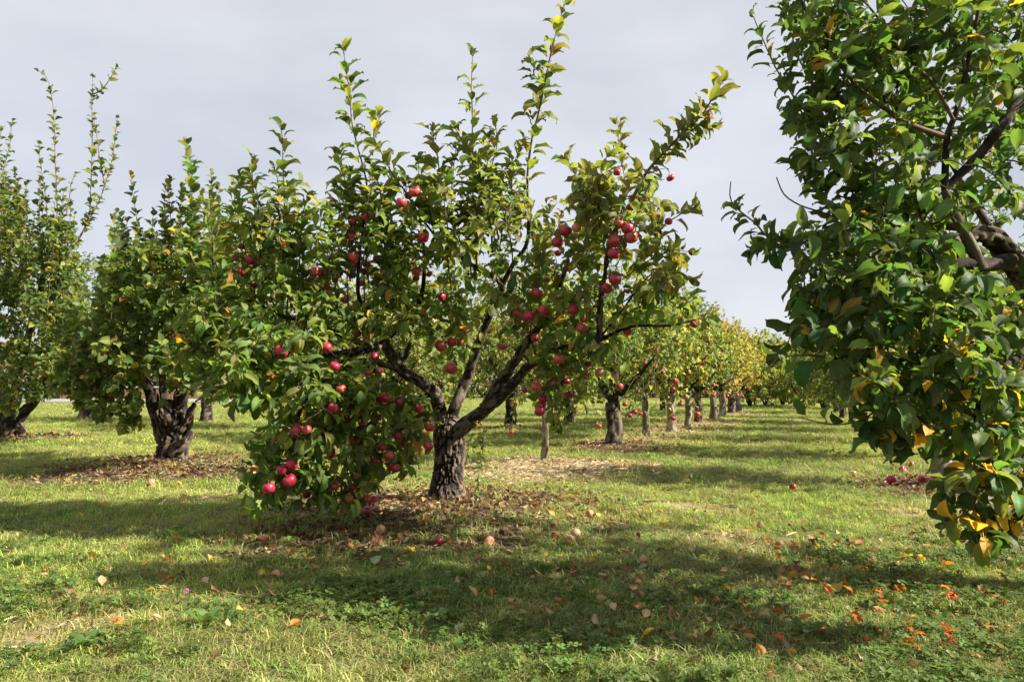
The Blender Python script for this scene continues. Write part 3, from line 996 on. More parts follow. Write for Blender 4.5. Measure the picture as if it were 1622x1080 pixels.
# ------------------------------------------------------------------ leaf litter and straw in the rings round the trunks
def build_litter():
    rg = np.random.default_rng(44)
    pos, d, n, s, col = [], [], [], [], []
    for cx, cy, r, k in TREE_SPOTS + [p for p in PATCHES if p[3] == 'litter']:
        dist = math.hypot(cx, cy)
        cnt = int((1900 if k == 'litter' else 800) * r * r * (1.0 if dist < 12 else 0.45))
        for _ in range(cnt):
            a, q = rg.uniform(0, 6.283), r * 1.25 * rg.random() ** 0.62
            x, y = cx + q * math.cos(a), cy + q * math.sin(a)
            if k == 'litter' and rg.random() < 0.07 or k != 'litter' and rg.random() < 0.3:
                c = (0.42, 0.33, 0.19)
            else:
                c = [(0.13, 0.055, 0.03), (0.20, 0.10, 0.05), (0.075, 0.038, 0.026), (0.30, 0.14, 0.045), (0.40, 0.22, 0.06), (0.16, 0.15, 0.06)][rg.choice(6, p=[.3, .24, .2, .12, .07, .07])]
                if k == 'straw':
                    c = tuple(0.45 * v + 0.55 * w for v, w in zip(c, (0.44, 0.33, 0.19)))
            pos.append((x, y, float(gh(x, y)) + rg.uniform(0.004, 0.022)))
            t = rg.uniform(0, 6.283)
            d.append((math.cos(t), math.sin(t), rg.normal(0.05, 0.25)))
            n.append((rg.normal(0, 0.45), rg.normal(0, 0.45), 1.0 if rg.random() < 0.6 else -1.0))
            s.append(rg.uniform(0.022, 0.062) * (1 if dist < 12 else 1.5))
            col.append(np.array(c) * rg.uniform(0.5, 1.1))
    strew = [(*G(px, py), r, c, w) for px, py, r, c, w in ((1400, 960, 0.75, 210, 1), (1300, 900, 0.5, 70, 1), (1500, 900, 0.6, 80, 1), (1000, 930, 0.9, 110, 0), (700, 930, 0.8, 90, 0), (400, 900, 1.0, 90, 0), (200, 960, 0.8, 40, 0), (1150, 1000, 0.6, 60, 0))]
    strew += [(2.6, 3.4, 2.2, 420, 0), (0.6, 5.2, 2.0, 260, 0), (-2.5, 5.4, 2.2, 200, 0), (0.5, 9.5, 4.5, 500, 0), (-4, 9, 3.5, 350, 0), (3, 14, 5.0, 300, 0)]
    for cx, cy, r, cnt, warm in strew:
        for _ in range(cnt):
            a, q = rg.uniform(0, 6.283), r * rg.random() ** 0.6
            x, y = cx + q * math.cos(a), cy + q * math.sin(a)
            t = rg.uniform(0, 6.283)
            c = [(0.22, 0.10, 0.05), (0.42, 0.27, 0.14), (0.14, 0.07, 0.04), (0.55, 0.34, 0.06), (0.50, 0.13, 0.03), (0.26, 0.32, 0.15)][rg.choice(6, p=[.1, .1, .1, .2, .42, .08] if warm else [.28, .27, .2, .12, .06, .07])]
            pos.append((x, y, float(gh(x, y)) + rg.uniform(0.008, 0.034)))
            d.append((math.cos(t), math.sin(t), rg.normal(0.05, 0.35)))
            n.append((rg.normal(0, 0.5), rg.normal(0, 0.5), 1.0 if rg.random() < 0.6 else -1.0))
            s.append(rg.uniform(0.022, 0.060))
            col.append(np.array(c) * rg.uniform(0.7, 1.25))
    pos, d, n, s, col = map(lambda v: np.array(v, float), (pos, d, n, s, col))
    tpl = template_set(3, 3, 8, petiole=False, seed=77, width=(0.35, 0.75), curl=(-0.8, 2.6))
    me = leaf_mass(tpl, pos, frames(d, n), s, col, 'leaf_litter', [DRYLEAF], rg)
    o = link('leaf_litter', me, kind='stuff')
    o['label'] = 'brown dead leaves lying around the tree trunks'
    # straw stalks
    V, F, C = [], [], []
    for cx, cy, r, k in TREE_SPOTS + PATCHES:
        cnt = int((2200 if k == 'straw' else 260) * (1.0 if (cx, cy, r, k) in TREE_SPOTS else 0.25) * r * r * (1.0 if math.hypot(cx, cy) < 12 else 0.5))
        for _ in range(cnt):
            a, q = rg.uniform(0, 6.283), r * 1.2 * math.sqrt(rg.random())
            x, y = cx + q * math.cos(a), cy + q * math.sin(a)
            t, ln, w = rg.uniform(0, 6.283), rg.uniform(0.04, 0.15), rg.uniform(0.0012, 0.0028)
            z = float(gh(x, y)) + 0.006
            e = np.array([math.cos(t), math.sin(t), rg.normal(0.05, 0.16)]) * ln
            m = np.array([x, y, z + 0.012 * rg.random()])
            sd = np.array([-math.sin(t), math.cos(t), 0.3]) * w
            b = len(V)
            V += [m - e * 0.5 - sd, m - e * 0.5 + sd, m + np.array([0, 0, 0.01 * rg.random()]) + sd, m - sd, m + e * 0.5 + sd * 0.6, m + e * 0.5 - sd * 0.6]
            F += [(b, b + 1, b + 2, b + 3), (b + 3, b + 2, b + 4, b + 5)]
            c = np.array((0.46, 0.37, 0.22) if rg.random() < 0.7 else (0.24, 0.17, 0.10)) * rg.uniform(0.6, 1.25)
            C += [(*c, 1)] * 6
    M = Mat('straw_stalk')
    pr = M.n('BsdfPrincipled', Base_Color=M.attr('lc'), Roughness=0.7)
    me = make_mesh('straw', V, [F], [M.done(pr)], {'lc': np.array(C)})
    o = link('straw', me, kind='stuff')
    o['label'] = 'dry mown straw around the trunks'


build_litter()


# ------------------------------------------------------------------ apples
def apple_mesh(name, mat, seed, seg=20, rings=13):
    r = np.random.default_rng(seed)
    th = np.linspace(0.0, math.pi, rings)
    ph = np.linspace(0, 2 * math.pi, seg, endpoint=False)
    sq = r.uniform(0.86, 0.96)
    lobes = r.uniform(0.02, 0.045)
    V = []
    for t in th:
        # dimple at the stem and at the calyx, shoulders above the middle
        rad = math.sin(t) ** 0.82 * (1 + 0.06 * math.cos(t))
        z = math.cos(t) * sq
        z -= 0.34 * math.exp(-(t / 0.42) ** 2)
        z += 0.20 * math.exp(-((math.pi - t) / 0.40) ** 2)
        for p in ph:
            lb = 1 + lobes * math.cos(5 * p + seed) * (0.3 + 0.7 * (1 - math.cos(t)) / 2) + 0.02 * math.cos(2 * p + seed * 2)
            V.append((rad * lb * math.cos(p), rad * lb * math.sin(p), z))
    idx = np.arange(rings * seg).reshape(rings, seg)
    nx = np.roll(idx, -1, 1)
    Q = np.stack([idx[:-1], idx[1:], nx[1:], nx[:-1]], -1).reshape(-1, 4)
    return make_mesh(name, np.array(V), [Q], [mat])


def stem_mesh():
    c = catmull([(0, 0, 0.58), (0.03, 0.0, 0.95), (0.10, 0.03, 1.32)], 0.1)
    V, Q, T, fis = tube(c, np.linspace(0.045, 0.06, len(c)), 5)
    return make_mesh('stem', V, [Q, T], [SHOOT], {'fis': fis})


APPLES = {k: [apple_mesh('apple', m, s) for s in range(4)] for k, m in (('red', APPLE), ('pale', APPLE_PALE), ('rot', APPLE_ROT), ('green', APPLE_GREEN))}
STEM = stem_mesh()
ORD = ['', 'first', 'second', 'third', 'fourth', 'fifth', 'sixth', 'seventh', 'eighth', 'ninth', 'tenth', 'eleventh', 'twelfth',
       'thirteenth', 'fourteenth', 'fifteenth', 'sixteenth', 'seventeenth', 'eighteenth', 'nineteenth', 'twentieth']
PENDING = {}           # label stem -> [(px, object)], numbered from the left when all are known


def ask_label(o, stem, px):
    PENDING.setdefault(stem, []).append((px, o))


def settle_labels():
    for stem, rows in PENDING.items():
        rows.sort(key=lambda r: r[0])
        for i, (px, o) in enumerate(rows):
            if len(rows) == 1:
                o['label'] = stem
            elif i == len(rows) - 1:
                o['label'] = stem + ', rightmost of these'
            elif i == 0:
                o['label'] = stem + ', leftmost of these'
            elif i < 12:
                o['label'] = stem + ', %s from the left' % ORD[i + 1]
            else:
                o['label'] = stem + ', %s from the right' % ORD[len(rows) - i]


def place_apple(p, radius, kind, rng, stem_label, px, group, hang=True, stem=True):
    o = link('apple', APPLES[kind][int(rng.integers(0, 4))], cat='apple', group=group)
    o.location = tuple(p)
    o.scale = (radius * rng.uniform(0.88, 1.06), radius * rng.uniform(0.88, 1.06), radius * rng.uniform(0.86, 1.06))
    if hang:
        o.rotation_euler = (rng.normal(0, 0.35), rng.normal(0, 0.35), rng.uniform(0, 6.28))
    else:
        o.rotation_euler = (rng.uniform(-1.9, 1.9), rng.uniform(-1.9, 1.9), rng.uniform(0, 6.28))
    ask_label(o, stem_label, px)
    if stem:
        s = link('stem', STEM, o)
    return o


# ------------------------------------------------------------------ the big apple tree in the middle
HANG = [  # px, py, radius in pixels
    (657, 304, 10), (636, 321, 10), (647, 310, 7), (670, 376, 11), (578, 344, 8), (558, 351, 8), (558, 375, 8), (560, 407, 9), (559, 421, 8),
    (582, 419, 6), (596, 409, 6), (576, 430, 6), (558, 436, 7), (573, 449, 6), (602, 440, 6), (500, 430, 9), (508, 434, 7), (492, 445, 7),
    (531, 434, 6), (531, 444, 6), (518, 455, 6), (546, 475, 7), (660, 430, 9), (659, 441, 6), (680, 434, 6), (697, 442, 6), (700, 470, 8),
    (383, 391, 6), (373, 409, 7), (396, 412, 8), (382, 430, 8), (403, 452, 6), (445, 557, 12), (517, 551, 10), (481, 512, 6), (567, 529, 6),
    (582, 533, 7), (698, 548, 11), (716, 542, 9), (732, 527, 8), (795, 549, 8), (530, 580, 9), (594, 565, 8), (583, 590, 7), (601, 587, 7),
    (540, 616, 9), (528, 647, 11), (499, 657, 7), (611, 630, 9), (601, 633, 7), (631, 636, 8), (664, 647, 8), (597, 663, 7), (574, 672, 6),
    (681, 677, 9), (678, 706, 9), (631, 691, 8), (605, 708, 8), (616, 721, 9), (593, 730, 7), (617, 736, 6), (626, 741, 8), (469, 682, 12),
    (486, 681, 9), (513, 684, 7), (462, 736, 10), (446, 744, 9), (459, 761, 12), (426, 773, 11), (524, 718, 8), (561, 700, 6), (530, 770, 8),
    (558, 771, 7), (566, 753, 7), (552, 789, 8), (486, 783, 6), (444, 692, 7), (580, 790, 7), (640, 700, 6), (550, 660, 6),
    (895, 366, 12), (913, 361, 9), (883, 384, 11), (884, 401, 6), (974, 382, 12), (994, 362, 11), (1000, 376, 12), (981, 355, 9), (972, 402, 11),
    (974, 443, 11), (961, 457, 10), (977, 273, 7), (1062, 282, 7), (1059, 351, 6), (998, 328, 7), (902, 425, 7), (867, 443, 6), (850, 464, 11),
    (861, 492, 11), (838, 501, 11), (820, 497, 9), (908, 490, 11), (922, 520, 10), (927, 490, 6), (994, 525, 8), (848, 535, 8), (728, 540, 7),
    (703, 470, 7), (969, 518, 7), (952, 532, 7), (924, 505, 7), (885, 569, 10), (715, 584, 10), (927, 595, 8), (950, 590, 8), (932, 576, 7),
    (877, 609, 8), (897, 604, 7), (901, 626, 7), (849, 613, 10), (855, 652, 9), (860, 631, 8), (858, 643, 8), (831, 617, 7), (981, 612, 7), (1099, 514, 6)]

MAIN_BLOBS = [  # px, py, rx, ry, depth, spread, count
    (430, 420, 95, 75, 5.05, 0.45, 52), (385, 500, 110, 70, 4.95, 0.5, 62), (330, 545, 55, 50, 4.9, 0.3, 20), (455, 585, 95, 75, 4.75, 0.45, 62),
    (400, 615, 45, 35, 4.7, 0.25, 18), (470, 690, 62, 85, 4.75, 0.35, 54), (425, 765, 35, 30, 4.6, 0.2, 12), (555, 700, 70, 85, 4.95, 0.4, 56), (520, 770, 55, 28, 4.8, 0.25, 18),
    (615, 655, 55, 60, 5.2, 0.4, 34), (662, 668, 26, 38, 5.25, 0.15, 14), (640, 715, 30, 25, 5.1, 0.2, 9), (560, 480, 85, 85, 5.1, 0.5, 56), (585, 380, 60, 70, 5.0, 0.4, 32), (665, 430, 75, 70, 5.2, 0.5, 44), (520, 620, 80, 60, 4.8, 0.4, 36),
    (720, 330, 80, 80, 5.0, 0.45, 48), (810, 340, 75, 80, 5.0, 0.45, 46), (745, 460, 60, 50, 5.4, 0.5, 22), (730, 540, 50, 40, 5.4, 0.4, 14), (830, 450, 65, 60, 5.0, 0.4, 36),
    (905, 420, 60, 60, 4.75, 0.4, 34), (870, 520, 60, 40, 4.9, 0.35, 30), (900, 575, 50, 45, 4.8, 0.3, 26), (885, 625, 40, 30, 4.75, 0.25, 14), (950, 500, 50, 45, 4.6, 0.3, 20),
    (995, 345, 75, 70, 4.4, 0.4, 48), (1000, 420, 70, 50, 4.4, 0.35, 28), (1050, 470, 45, 32, 4.4, 0.3, 9), (945, 320, 40, 50, 4.5, 0.35, 18), (640, 340, 50, 50, 4.95, 0.35, 18), (600, 515, 60, 35, 5.0, 0.25, 16), (690, 500, 40, 40, 5.2, 0.2, 10), (530, 590, 55, 30, 4.75, 0.2, 10), (455, 340, 60, 50, 5.0, 0.4, 18), (545, 330, 45, 50, 5.0, 0.35, 14)]

MAIN_CLEAR = [  # (pixel polyline, half width, depth) wood the photograph shows bare of leaves
    ([(708, 800), (714, 740), (716, 680)], 22, 5.6), ([(722, 675), (765, 652), (790, 612), (815, 572), (840, 535)], 16, 5.1), ([(730, 682), (790, 635), (835, 585)], 12, 5.2),
    ([(607, 545), (560, 556), (515, 563)], 11, 4.9), ([(607, 545), (640, 590)], 16, 5.2), ([(700, 650), (690, 620), (665, 605)], 13, 5.5),
    ([(722, 645), (748, 585)], 10, 5.6), ([(795, 452), (760, 428), (730, 408)], 8, 5.0), ([(795, 452), (833, 388)], 6, 5.0),
    ([(947, 540), (952, 480), (960, 420), (966, 395)], 7, 4.45), ([(445, 500), (490, 510), (420, 475)], 8, 4.8), ([(565, 470), (570, 400)], 5, 4.9)]


def seg_dist(px, py, line):
    best = np.full(px.shape, 1e9)
    for (x0, y0), (x1, y1) in zip(line[:-1], line[1:]):
        dx, dy = x1 - x0, y1 - y0
        t = np.clip(((px - x0) * dx + (py - y0) * dy) / (dx * dx + dy * dy), 0, 1)
        best = np.minimum(best, np.hypot(px - x0 - t * dx, py - y0 - t * dy))
    return best


def region_depth(px, py, blobs):
    w = np.array([1.0 / (((px - b[0]) / b[2]) ** 2 + ((py - b[1]) / b[3]) ** 2 + 0.05) ** 2 for b in blobs])
    return float(np.sum(w * np.array([b[4] for b in blobs])) / w.sum())


def D(*rows):
    return np.array([P(*r) for r in rows])


GREENS = [(2.4, (0.062, 0.110, 0.026), 0.27), (4, (0.120, 0.178, 0.038), 0.27), (3.0, (0.185, 0.215, 0.062), 0.24), (1.8, (0.195, 0.25, 0.044), 0.2),
          (0.16, (0.58, 0.33, 0.03), 0.15), (0.14, (0.34, 0.12, 0.025), 0.2)]


def build_main_tree():
    bx, by = G(708, 800)
    bz = float(gh(bx, by))
    T = Tree('apple_tree', (bx, by, bz), 'old apple tree full of red apples with thick cracked trunk, in the centre', 'apple trees in the orchard', 21)
    d0 = by
    tr = np.array([(bx - 0.005, by, bz - 0.12), P(709, 760, d0), P(713, 715, d0), P(712, 672, d0), P(711, 655, d0)])
    T.wood('trunk', tr, 0.15, 0.115, 128, 0.0065, 0.022, attach=False, mat=BARK_OLD, freq=46, lump=0.09, radii=[0.205, 0.155, 0.135, 0.122, 0.118, 0.122, 0.13, 0.12, 0.06])
    W = T.wood
    # right limb and the leader it turns into
    W('limb', D((716, 690, d0), (738, 672, d0 - .1), (764, 652, d0 - .2), (790, 612, 5.5), (815, 572, 5.35), (840, 535, 5.2), (868, 500, 5.1), (885, 455, 5.0), (900, 410, 4.9)), 0.072, 0.014, 28, 0.013, 0.012, power=0.75, mat=BARK_LIMB, skip=0.45, freq=38)
    W('limb', D((718, 690, d0 - .05), (745, 668, d0 - .2), (790, 632, 5.5), (815, 605, 5.35), (840, 578, 5.2), (880, 555, 4.95), (915, 548, 4.75), (945, 541, 4.6), (951, 480, 4.5), (960, 420, 4.42), (968, 380, 4.38), (987, 340, 4.3)), 0.052, 0.011, 24, 0.013, 0.010, power=0.8, mat=BARK_LIMB, skip=0.35, freq=38)
    # centre leader
    W('limb', D((711, 672, d0), (722, 640, 5.95), (738, 600, 5.95), (752, 560, 5.85), (775, 500, 5.65), (795, 452, 5.45), (760, 428, 5.3), (730, 408, 5.2), (700, 375, 5.1)), 0.052, 0.013, 20, 0.015, 0.010, power=0.8, mat=BARK_LIMB, skip=0.4, freq=36)
    W('limb', D((795, 452, 5.45), (815, 415, 5.35), (834, 387, 5.25), (838, 340, 5.15)), 0.02, 0.01, 10, 0.03, 0.002, mat=BARK_DARK)
    W('limb', D((716, 660, d0), (729, 625, 5.95), (741, 600, 5.95), (748, 578, 5.95), (752, 560, 5.95), (753, 545, 5.9)), 0.038, 0.008, 12, 0.02, 0.006, mat=BARK_DARK, radii=[.04, .036, .03, .02, .008, .005])
    # left limb with the elbow
    W('limb', D((706, 690, d0), (696, 650, d0), (688, 622, 5.85), (664, 604, 5.7), (640, 590, 5.6), (622, 566, 5.5), (607, 545, 5.4), (590, 552, 5.25), (560, 557, 5.05), (520, 563, 4.9), (490, 572, 4.8), (455, 560, 4.7), (415, 552, 4.7)), 0.068, 0.014, 28, 0.013, 0.012, power=0.7, mat=BARK_LIMB, skip=0.4, freq=38)
    W('limb', D((607, 545, 5.4), (628, 520, 5.4), (650, 500, 5.4), (667, 470, 5.35), (672, 420, 5.3), (671, 385, 5.2)), 0.03, 0.010, 12, 0.025, 0.004, mat=BARK_DARK, skip=0.2)
    W('limb', D((640, 590, 5.6), (612, 577, 5.5), (575, 572, 5.3), (550, 583, 5.2), (535, 600, 5.05), (520, 650, 4.95), (510, 700, 4.85), (500, 745, 4.8)), 0.032, 0.008, 12, 0.025, 0.004, mat=BARK_LIMB, skip=0.3)
    W('limb', D((560, 557, 5.05), (520, 600, 4.9), (480, 640, 4.8), (465, 700, 4.75), (455, 745, 4.7)), 0.022, 0.006, 10, 0.025, 0.002, mat=BARK_DARK, skip=0.2)
    W('limb', D((590, 552, 5.25), (540, 530, 5.0), (490, 510, 4.95), (445, 500, 4.9), (400, 478, 4.9), (360, 470, 4.9)), 0.026, 0.007, 10, 0.025, 0.003, mat=BARK_LIMB, skip=0.2)
    W('limb', D((622, 566, 5.5), (590, 500, 5.2), (568, 470, 5.0), (570, 400, 4.95), (578, 340, 4.9)), 0.024, 0.007, 10, 0.025, 0.002, mat=BARK_DARK, skip=0.3)
    W('limb', D((688, 622, 5.85), (640, 640, 5.6), (600, 660, 5.35), (565, 690, 5.15), (545, 740, 5.0)), 0.024, 0.006, 10, 0.025, 0.003, mat=BARK_DARK, skip=0.2)
    W('limb', D((868, 505, 5.1), (885, 560, 4.9), (890, 610, 4.8)), 0.018, 0.006, 8, 0.03, 0.002, mat=BARK_DARK)
    W('limb', D((945, 541, 4.6), (1000, 517, 4.45), (1060, 516, 4.4), (1112, 504, 4.4)), 0.014, 0.004, 8, 0.03, 0.001, mat=BARK_LIMB)
    W('limb', D((945, 541, 4.6), (985, 492, 4.5), (1012, 455, 4.45), (1035, 430, 4.4)), 0.009, 0.004, 6, 0.03, 0.0, mat=BARK_DARK)
    # upright shoots against the sky
    S = T.shoot
    z = 0.132
    S(D((668, 400, 5.15), (590, 340, 4.95), (578, 285, 4.85), (566, 230, 4.8), (560, 195, 4.75), (556, 150, 4.7), (541, 82, 4.65)), z, 0.062, 0.009, 0.0025)
    S(D((697, 385, 5.1), (662, 335, 4.95), (640, 303, 4.85), (618, 275, 4.8), (600, 238, 4.75), (592, 215, 4.7), (600, 183, 4.7)), z, 0.055, 0.009, 0.0025)
    S(D((755, 425, 5.3), (752, 340, 5.1), (749, 255, 4.95), (745, 180, 4.85), (743, 130, 4.8), (747, 88, 4.8)), 0.118, 0.075, 0.008, 0.0022)
    S(D((838, 340, 5.15), (836, 285, 5.0), (841, 220, 4.9), (852, 175, 4.8), (863, 135, 4.7), (877, 82, 4.6), (886, 40, 4.55), (893, 6, 4.5)), 0.125, 0.058, 0.010, 0.0025)
    S(D((862, 140, 4.75), (850, 120, 4.7), (838, 100, 4.7)), 0.11, 0.045, 0.004, 0.002)
    S(D((845, 200, 4.85), (836, 185, 4.8), (832, 172, 4.8)), 0.10, 0.05, 0.004, 0.002)
    S(D((700, 375, 5.1), (691, 310, 5.0), (693, 268, 4.9), (694, 240, 4.9), (687, 210, 4.85)), z, 0.055, 0.008, 0.0025)
    S(D((780, 400, 5.2), (775, 345, 5.0), (762, 290, 4.9), (748, 255, 4.8), (735, 225, 4.75), (726, 205, 4.7)), 0.145, 0.052, 0.008, 0.0025)
    S(D((790, 380, 5.2), (778, 320, 5.0), (779, 280, 4.9), (784, 230, 4.9), (781, 192, 4.85)), 0.11, 0.055, 0.007, 0.0022)
    S(D((690, 380, 5.1), (680, 340, 5.0), (670, 295, 4.95), (663, 255, 4.9)), 0.115, 0.05, 0.006, 0.0022)
    S(D((575, 420, 4.95), (556, 350, 4.9), (546, 290, 4.85), (539, 245, 4.8)), z, 0.05, 0.007, 0.0025)
    S(D((570, 430, 4.95), (590, 350, 4.85), (600, 300, 4.8), (592, 262, 4.8)), z, 0.055, 0.006, 0.0025)
    S(D((1000, 320, 4.28), (1022, 278, 4.2), (1062, 230, 4.1), (1090, 200, 4.05), (1110, 180, 4.0), (1130, 153, 4.0), (1150, 128, 4.0)), 0.112, 0.036, 0.011, 0.003)
    S(D((1060, 232, 4.1), (1085, 208, 4.05), (1105, 195, 4.05), (1122, 200, 4.05)), 0.10, 0.035, 0.005, 0.002)
    S(D((962, 415, 4.42), (944, 325, 4.4), (929, 300, 4.35), (918, 282, 4.3), (903, 258, 4.3)), 0.128, 0.055, 0.007, 0.0025)
    S(D((975, 365, 4.38), (990, 300, 4.5), (985, 240, 4.6), (980, 197, 4.7)), 0.085, 0.04, 0.005, 0.0018)
    S(D((985, 345, 4.3), (1030, 365, 4.2), (1065, 345, 4.15), (1102, 330, 4.1)), 0.11, 0.042, 0.006, 0.0022)
    S(D((975, 330, 4.4), (958, 300, 4.35), (955, 270, 4.3), (960, 248, 4.3)), 0.11, 0.045, 0.005, 0.0022)
    S(D((990, 440, 4.4), (1040, 405, 4.3), (1070, 395, 4.25), (1095, 400, 4.25)), 0.105, 0.045, 0.005, 0.0022)
    S(D((985, 480, 4.5), (1020, 455, 4.4), (1060, 432, 4.35), (1098, 440, 4.3)), 0.105, 0.045, 0.005, 0.0022)
    S(D((445, 500, 4.9), (448, 420, 4.95), (448, 350, 4.95), (450, 285, 4.9), (452, 235, 4.85), (446, 206, 4.8)), z, 0.062, 0.008, 0.0025)
    S(D((409, 470, 4.9), (410, 405, 4.95), (405, 310, 4.9), (404, 255, 4.85)), 0.125, 0.052, 0.007, 0.0025)
    S(D((380, 470, 4.9), (384, 400, 4.95), (378, 330, 4.9), (376, 285, 4.9)), 0.115, 0.052, 0.006, 0.0022)
    S(D((350, 475, 4.9), (352, 410, 4.95), (338, 350, 4.95), (332, 320, 4.9)), 0.125, 0.055, 0.006, 0.0022)
    S(D((475, 470, 4.9), (474, 395, 4.95), (482, 340, 4.95), (484, 312, 4.9)), 0.125, 0.055, 0.007, 0.0025)
    S(D((506, 480, 5.0), (515, 450, 5.0), (531, 387, 4.95), (537, 335, 4.9), (531, 300, 4.9)), z, 0.052, 0.007, 0.0025)
    S(D((610, 480, 5.1), (622, 400, 5.0), (618, 350, 4.95), (606, 320, 4.9)), 0.125, 0.052, 0.006, 0.0025)
    S(D((810, 400, 5.2), (808, 330, 5.05), (815, 270, 4.95), (826, 225, 4.9)), 0.115, 0.05, 0.006, 0.0022)
    S(D((735, 400, 5.2), (715, 330, 5.05), (715, 270, 4.95), (722, 235, 4.9)), 0.12, 0.05, 0.006, 0.0022)
    S(D((1000, 517, 4.45), (1070, 512, 4.38), (1110, 502, 4.35)), 0.085, 0.05, 0.004, 0.002)
    rs = np.random.default_rng(2)
    for i in range(26):
        x = rs.uniform(345, 880)
        top = np.interp(x, [345, 400, 450, 500, 540, 600, 650, 690, 740, 790, 840, 880], [330, 285, 250, 330, 255, 240, 290, 235, 205, 215, 215, 330]) + rs.uniform(5, 100)
        dd = rs.uniform(4.7, 5.3)
        x2 = x + rs.normal(0, 22)
        S(D((x, top + 170, dd + 0.1), ((x + x2) / 2 + rs.normal(0, 6), top + 80, dd), (x2, top, dd - 0.05)), rs.uniform(0.08, 0.115), 0.055, 0.006, 0.002, named=False)
    # hanging twig by the trunk and drooping sprays low on the left
    S(D((728, 680, 5.6), (755, 668, 5.4), (766, 690, 5.35), (764, 725, 5.3), (760, 765, 5.3)), 0.062, 0.028, 0.005, 0.002)
    S(D((755, 670, 5.4), (745, 690, 5.3), (742, 720, 5.3), (740, 745, 5.3)), 0.055, 0.03, 0.003, 0.0015)
    S(D((480, 690, 4.75), (440, 700, 4.6), (410, 720, 4.5), (385, 740, 4.45)), 0.12, 0.05, 0.006, 0.002)
    S(D((470, 750, 4.7), (440, 770, 4.55), (415, 790, 4.45), (402, 800, 4.4)), 0.11, 0.04, 0.006, 0.002)
    S(D((360, 470, 4.9), (320, 520, 4.75), (290, 560, 4.65), (275, 590, 4.6)), 0.125, 0.045, 0.007, 0.002)
    S(D((380, 510, 4.85), (340, 570, 4.65), (315, 600, 4.6)), 0.12, 0.045, 0.006, 0.002)
    S(D((415, 552, 4.7), (380, 570, 4.6), (345, 580, 4.5), (325, 610, 4.5)), 0.12, 0.045, 0.006, 0.002)
    S(D((850, 600, 4.9), (875, 640, 4.75), (880, 665, 4.7)), 0.13, 0.06, 0.004, 0.002)

    rg = np.random.default_rng(5)
    tg = blob_targets([b[:6] + (b[6] * (0.62 if b[1] < 400 else 0.95 if b[1] < 470 else 1.15),) for b in MAIN_BLOBS], rg)
    apples = []
    for px, py, r in HANG:
        d = region_depth(px, py, MAIN_BLOBS) - (0.28 if r >= 9 else 0.12 if r >= 8 else -0.02)
        apples.append((px, py, r, d, P(px, py, d)))
    hook = np.array([a[4] + np.array([rg.normal(0, 0.015), rg.normal(0.02, 0.01), 0.065]) for a in apples])
    low = tg[:, 2] < 0.75
    T.grow(tg[~low], 0.100, per=6, lift=0.5, along=0.052, maxlen=0.6)
    T.grow(tg[low], 0.102, per=6, lift=-0.3, along=0.052, maxlen=0.6, droop=0.4)
    T.grow(hook, 0.105, per=2, lift=0.1, along=0.2, maxlen=0.12, leafy=0.05)

    ax, ay = np.array([a[0] for a in apples]), np.array([a[1] for a in apples])
    ar, ad = np.array([a[2] for a in apples]), np.array([a[3] for a in apples])

    def keep(c, rng):
        px, py, f = project(c)
        ok = np.ones(len(c), bool)
        dd = np.hypot(px[:, None] - ax, py[:, None] - ay)
        hit = (dd < ar + 7) & (c[:, 1][:, None] < ad + 0.06)
        ok &= ~(hit.any(1) & (rng.random(len(c)) < 0.90))
        for line, hw, dep in MAIN_CLEAR:
            h = (seg_dist(px, py, line) < hw + 6) & (c[:, 1] < dep + 0.5)
            ok &= ~(h & (rng.random(len(c)) < 0.78))
        return ok

    def tint(pos, col, rng):
        px, py, f = project(pos)
        br = smooth(760, 900, px) * smooth(520, 380, py) * 0.8
        k = rng.random(len(pos)) < br * 0.55
        col[k] = col[k] * 0.45 + np.array([0.15, 0.095, 0.026]) * 0.55
        up = (py < 400) & (rng.random(len(pos)) < 0.5)
        col[up] = col[up] * 0.5 + np.array([0.165, 0.175, 0.065]) * 0.5
        lf = (px < 560) & (rng.random(len(pos)) < 0.35)
        col[lf] = col[lf] * 0.5 + np.array([0.11, 0.21, 0.035]) * 0.5
        return col

    n = T.finish(T_MID, GREENS, [LEAF], parts=300, keep=keep, hi=T_HI, colour_fn=tint)
    print('main leaves', n)
    rga = np.random.default_rng(8)
    for px, py, r, d, p in apples:
        rad = float(np.clip(0.94 * r * d / FPX, 0.026, 0.044))
        kind = 'pale' if (px, py) in ((582, 533), (499, 657), (566, 753), (950, 590), (913, 361)) else 'red'
        if px >= 940 and py < 480:
            where = 'high on the right side of the big tree'
        elif px >= 800 and py < 480:
            where = 'in the upper leaves right of centre'
        elif px >= 800 and py < 560:
            where = 'in the leaves above the thick right limb'
        elif px >= 800:
            where = 'under the right limb above the thin young trunk'
        elif px >= 690:
            where = 'over the trunk between both main limbs'
        elif px >= 615 and py < 480:
            where = 'on the tall shoots above the bent left limb'
        elif px >= 540 and py < 480:
            where = 'clustered at the upright left branch'
        elif px >= 470 and py < 540:
            where = 'in the leaves left of the upright branch'
        elif py < 480:
            where = 'high at the left edge of the big tree'
        elif py < 600:
            where = 'around the bent left limb of the big tree'
        elif py < 680 and px < 580:
            where = 'in the leaves below the bent left limb'
        elif px < 500:
            where = 'at the tip of the lowest left branch'
        elif px < 585:
            where = 'on the low branch nearly touching the grass'
        elif py < 690:
            where = 'in the leaves just left of the thick trunk'
        else:
            where = 'in the hanging bunch left of the trunk'
        col_w = 'pale orange' if kind == 'pale' else ('large red' if r >= 10 else 'red' if r >= 8 else 'small red')
        place_apple(p, rad, kind, rga, '%s apple %s' % (col_w, where), px, 'apples hanging on the big apple tree')


build_main_tree()


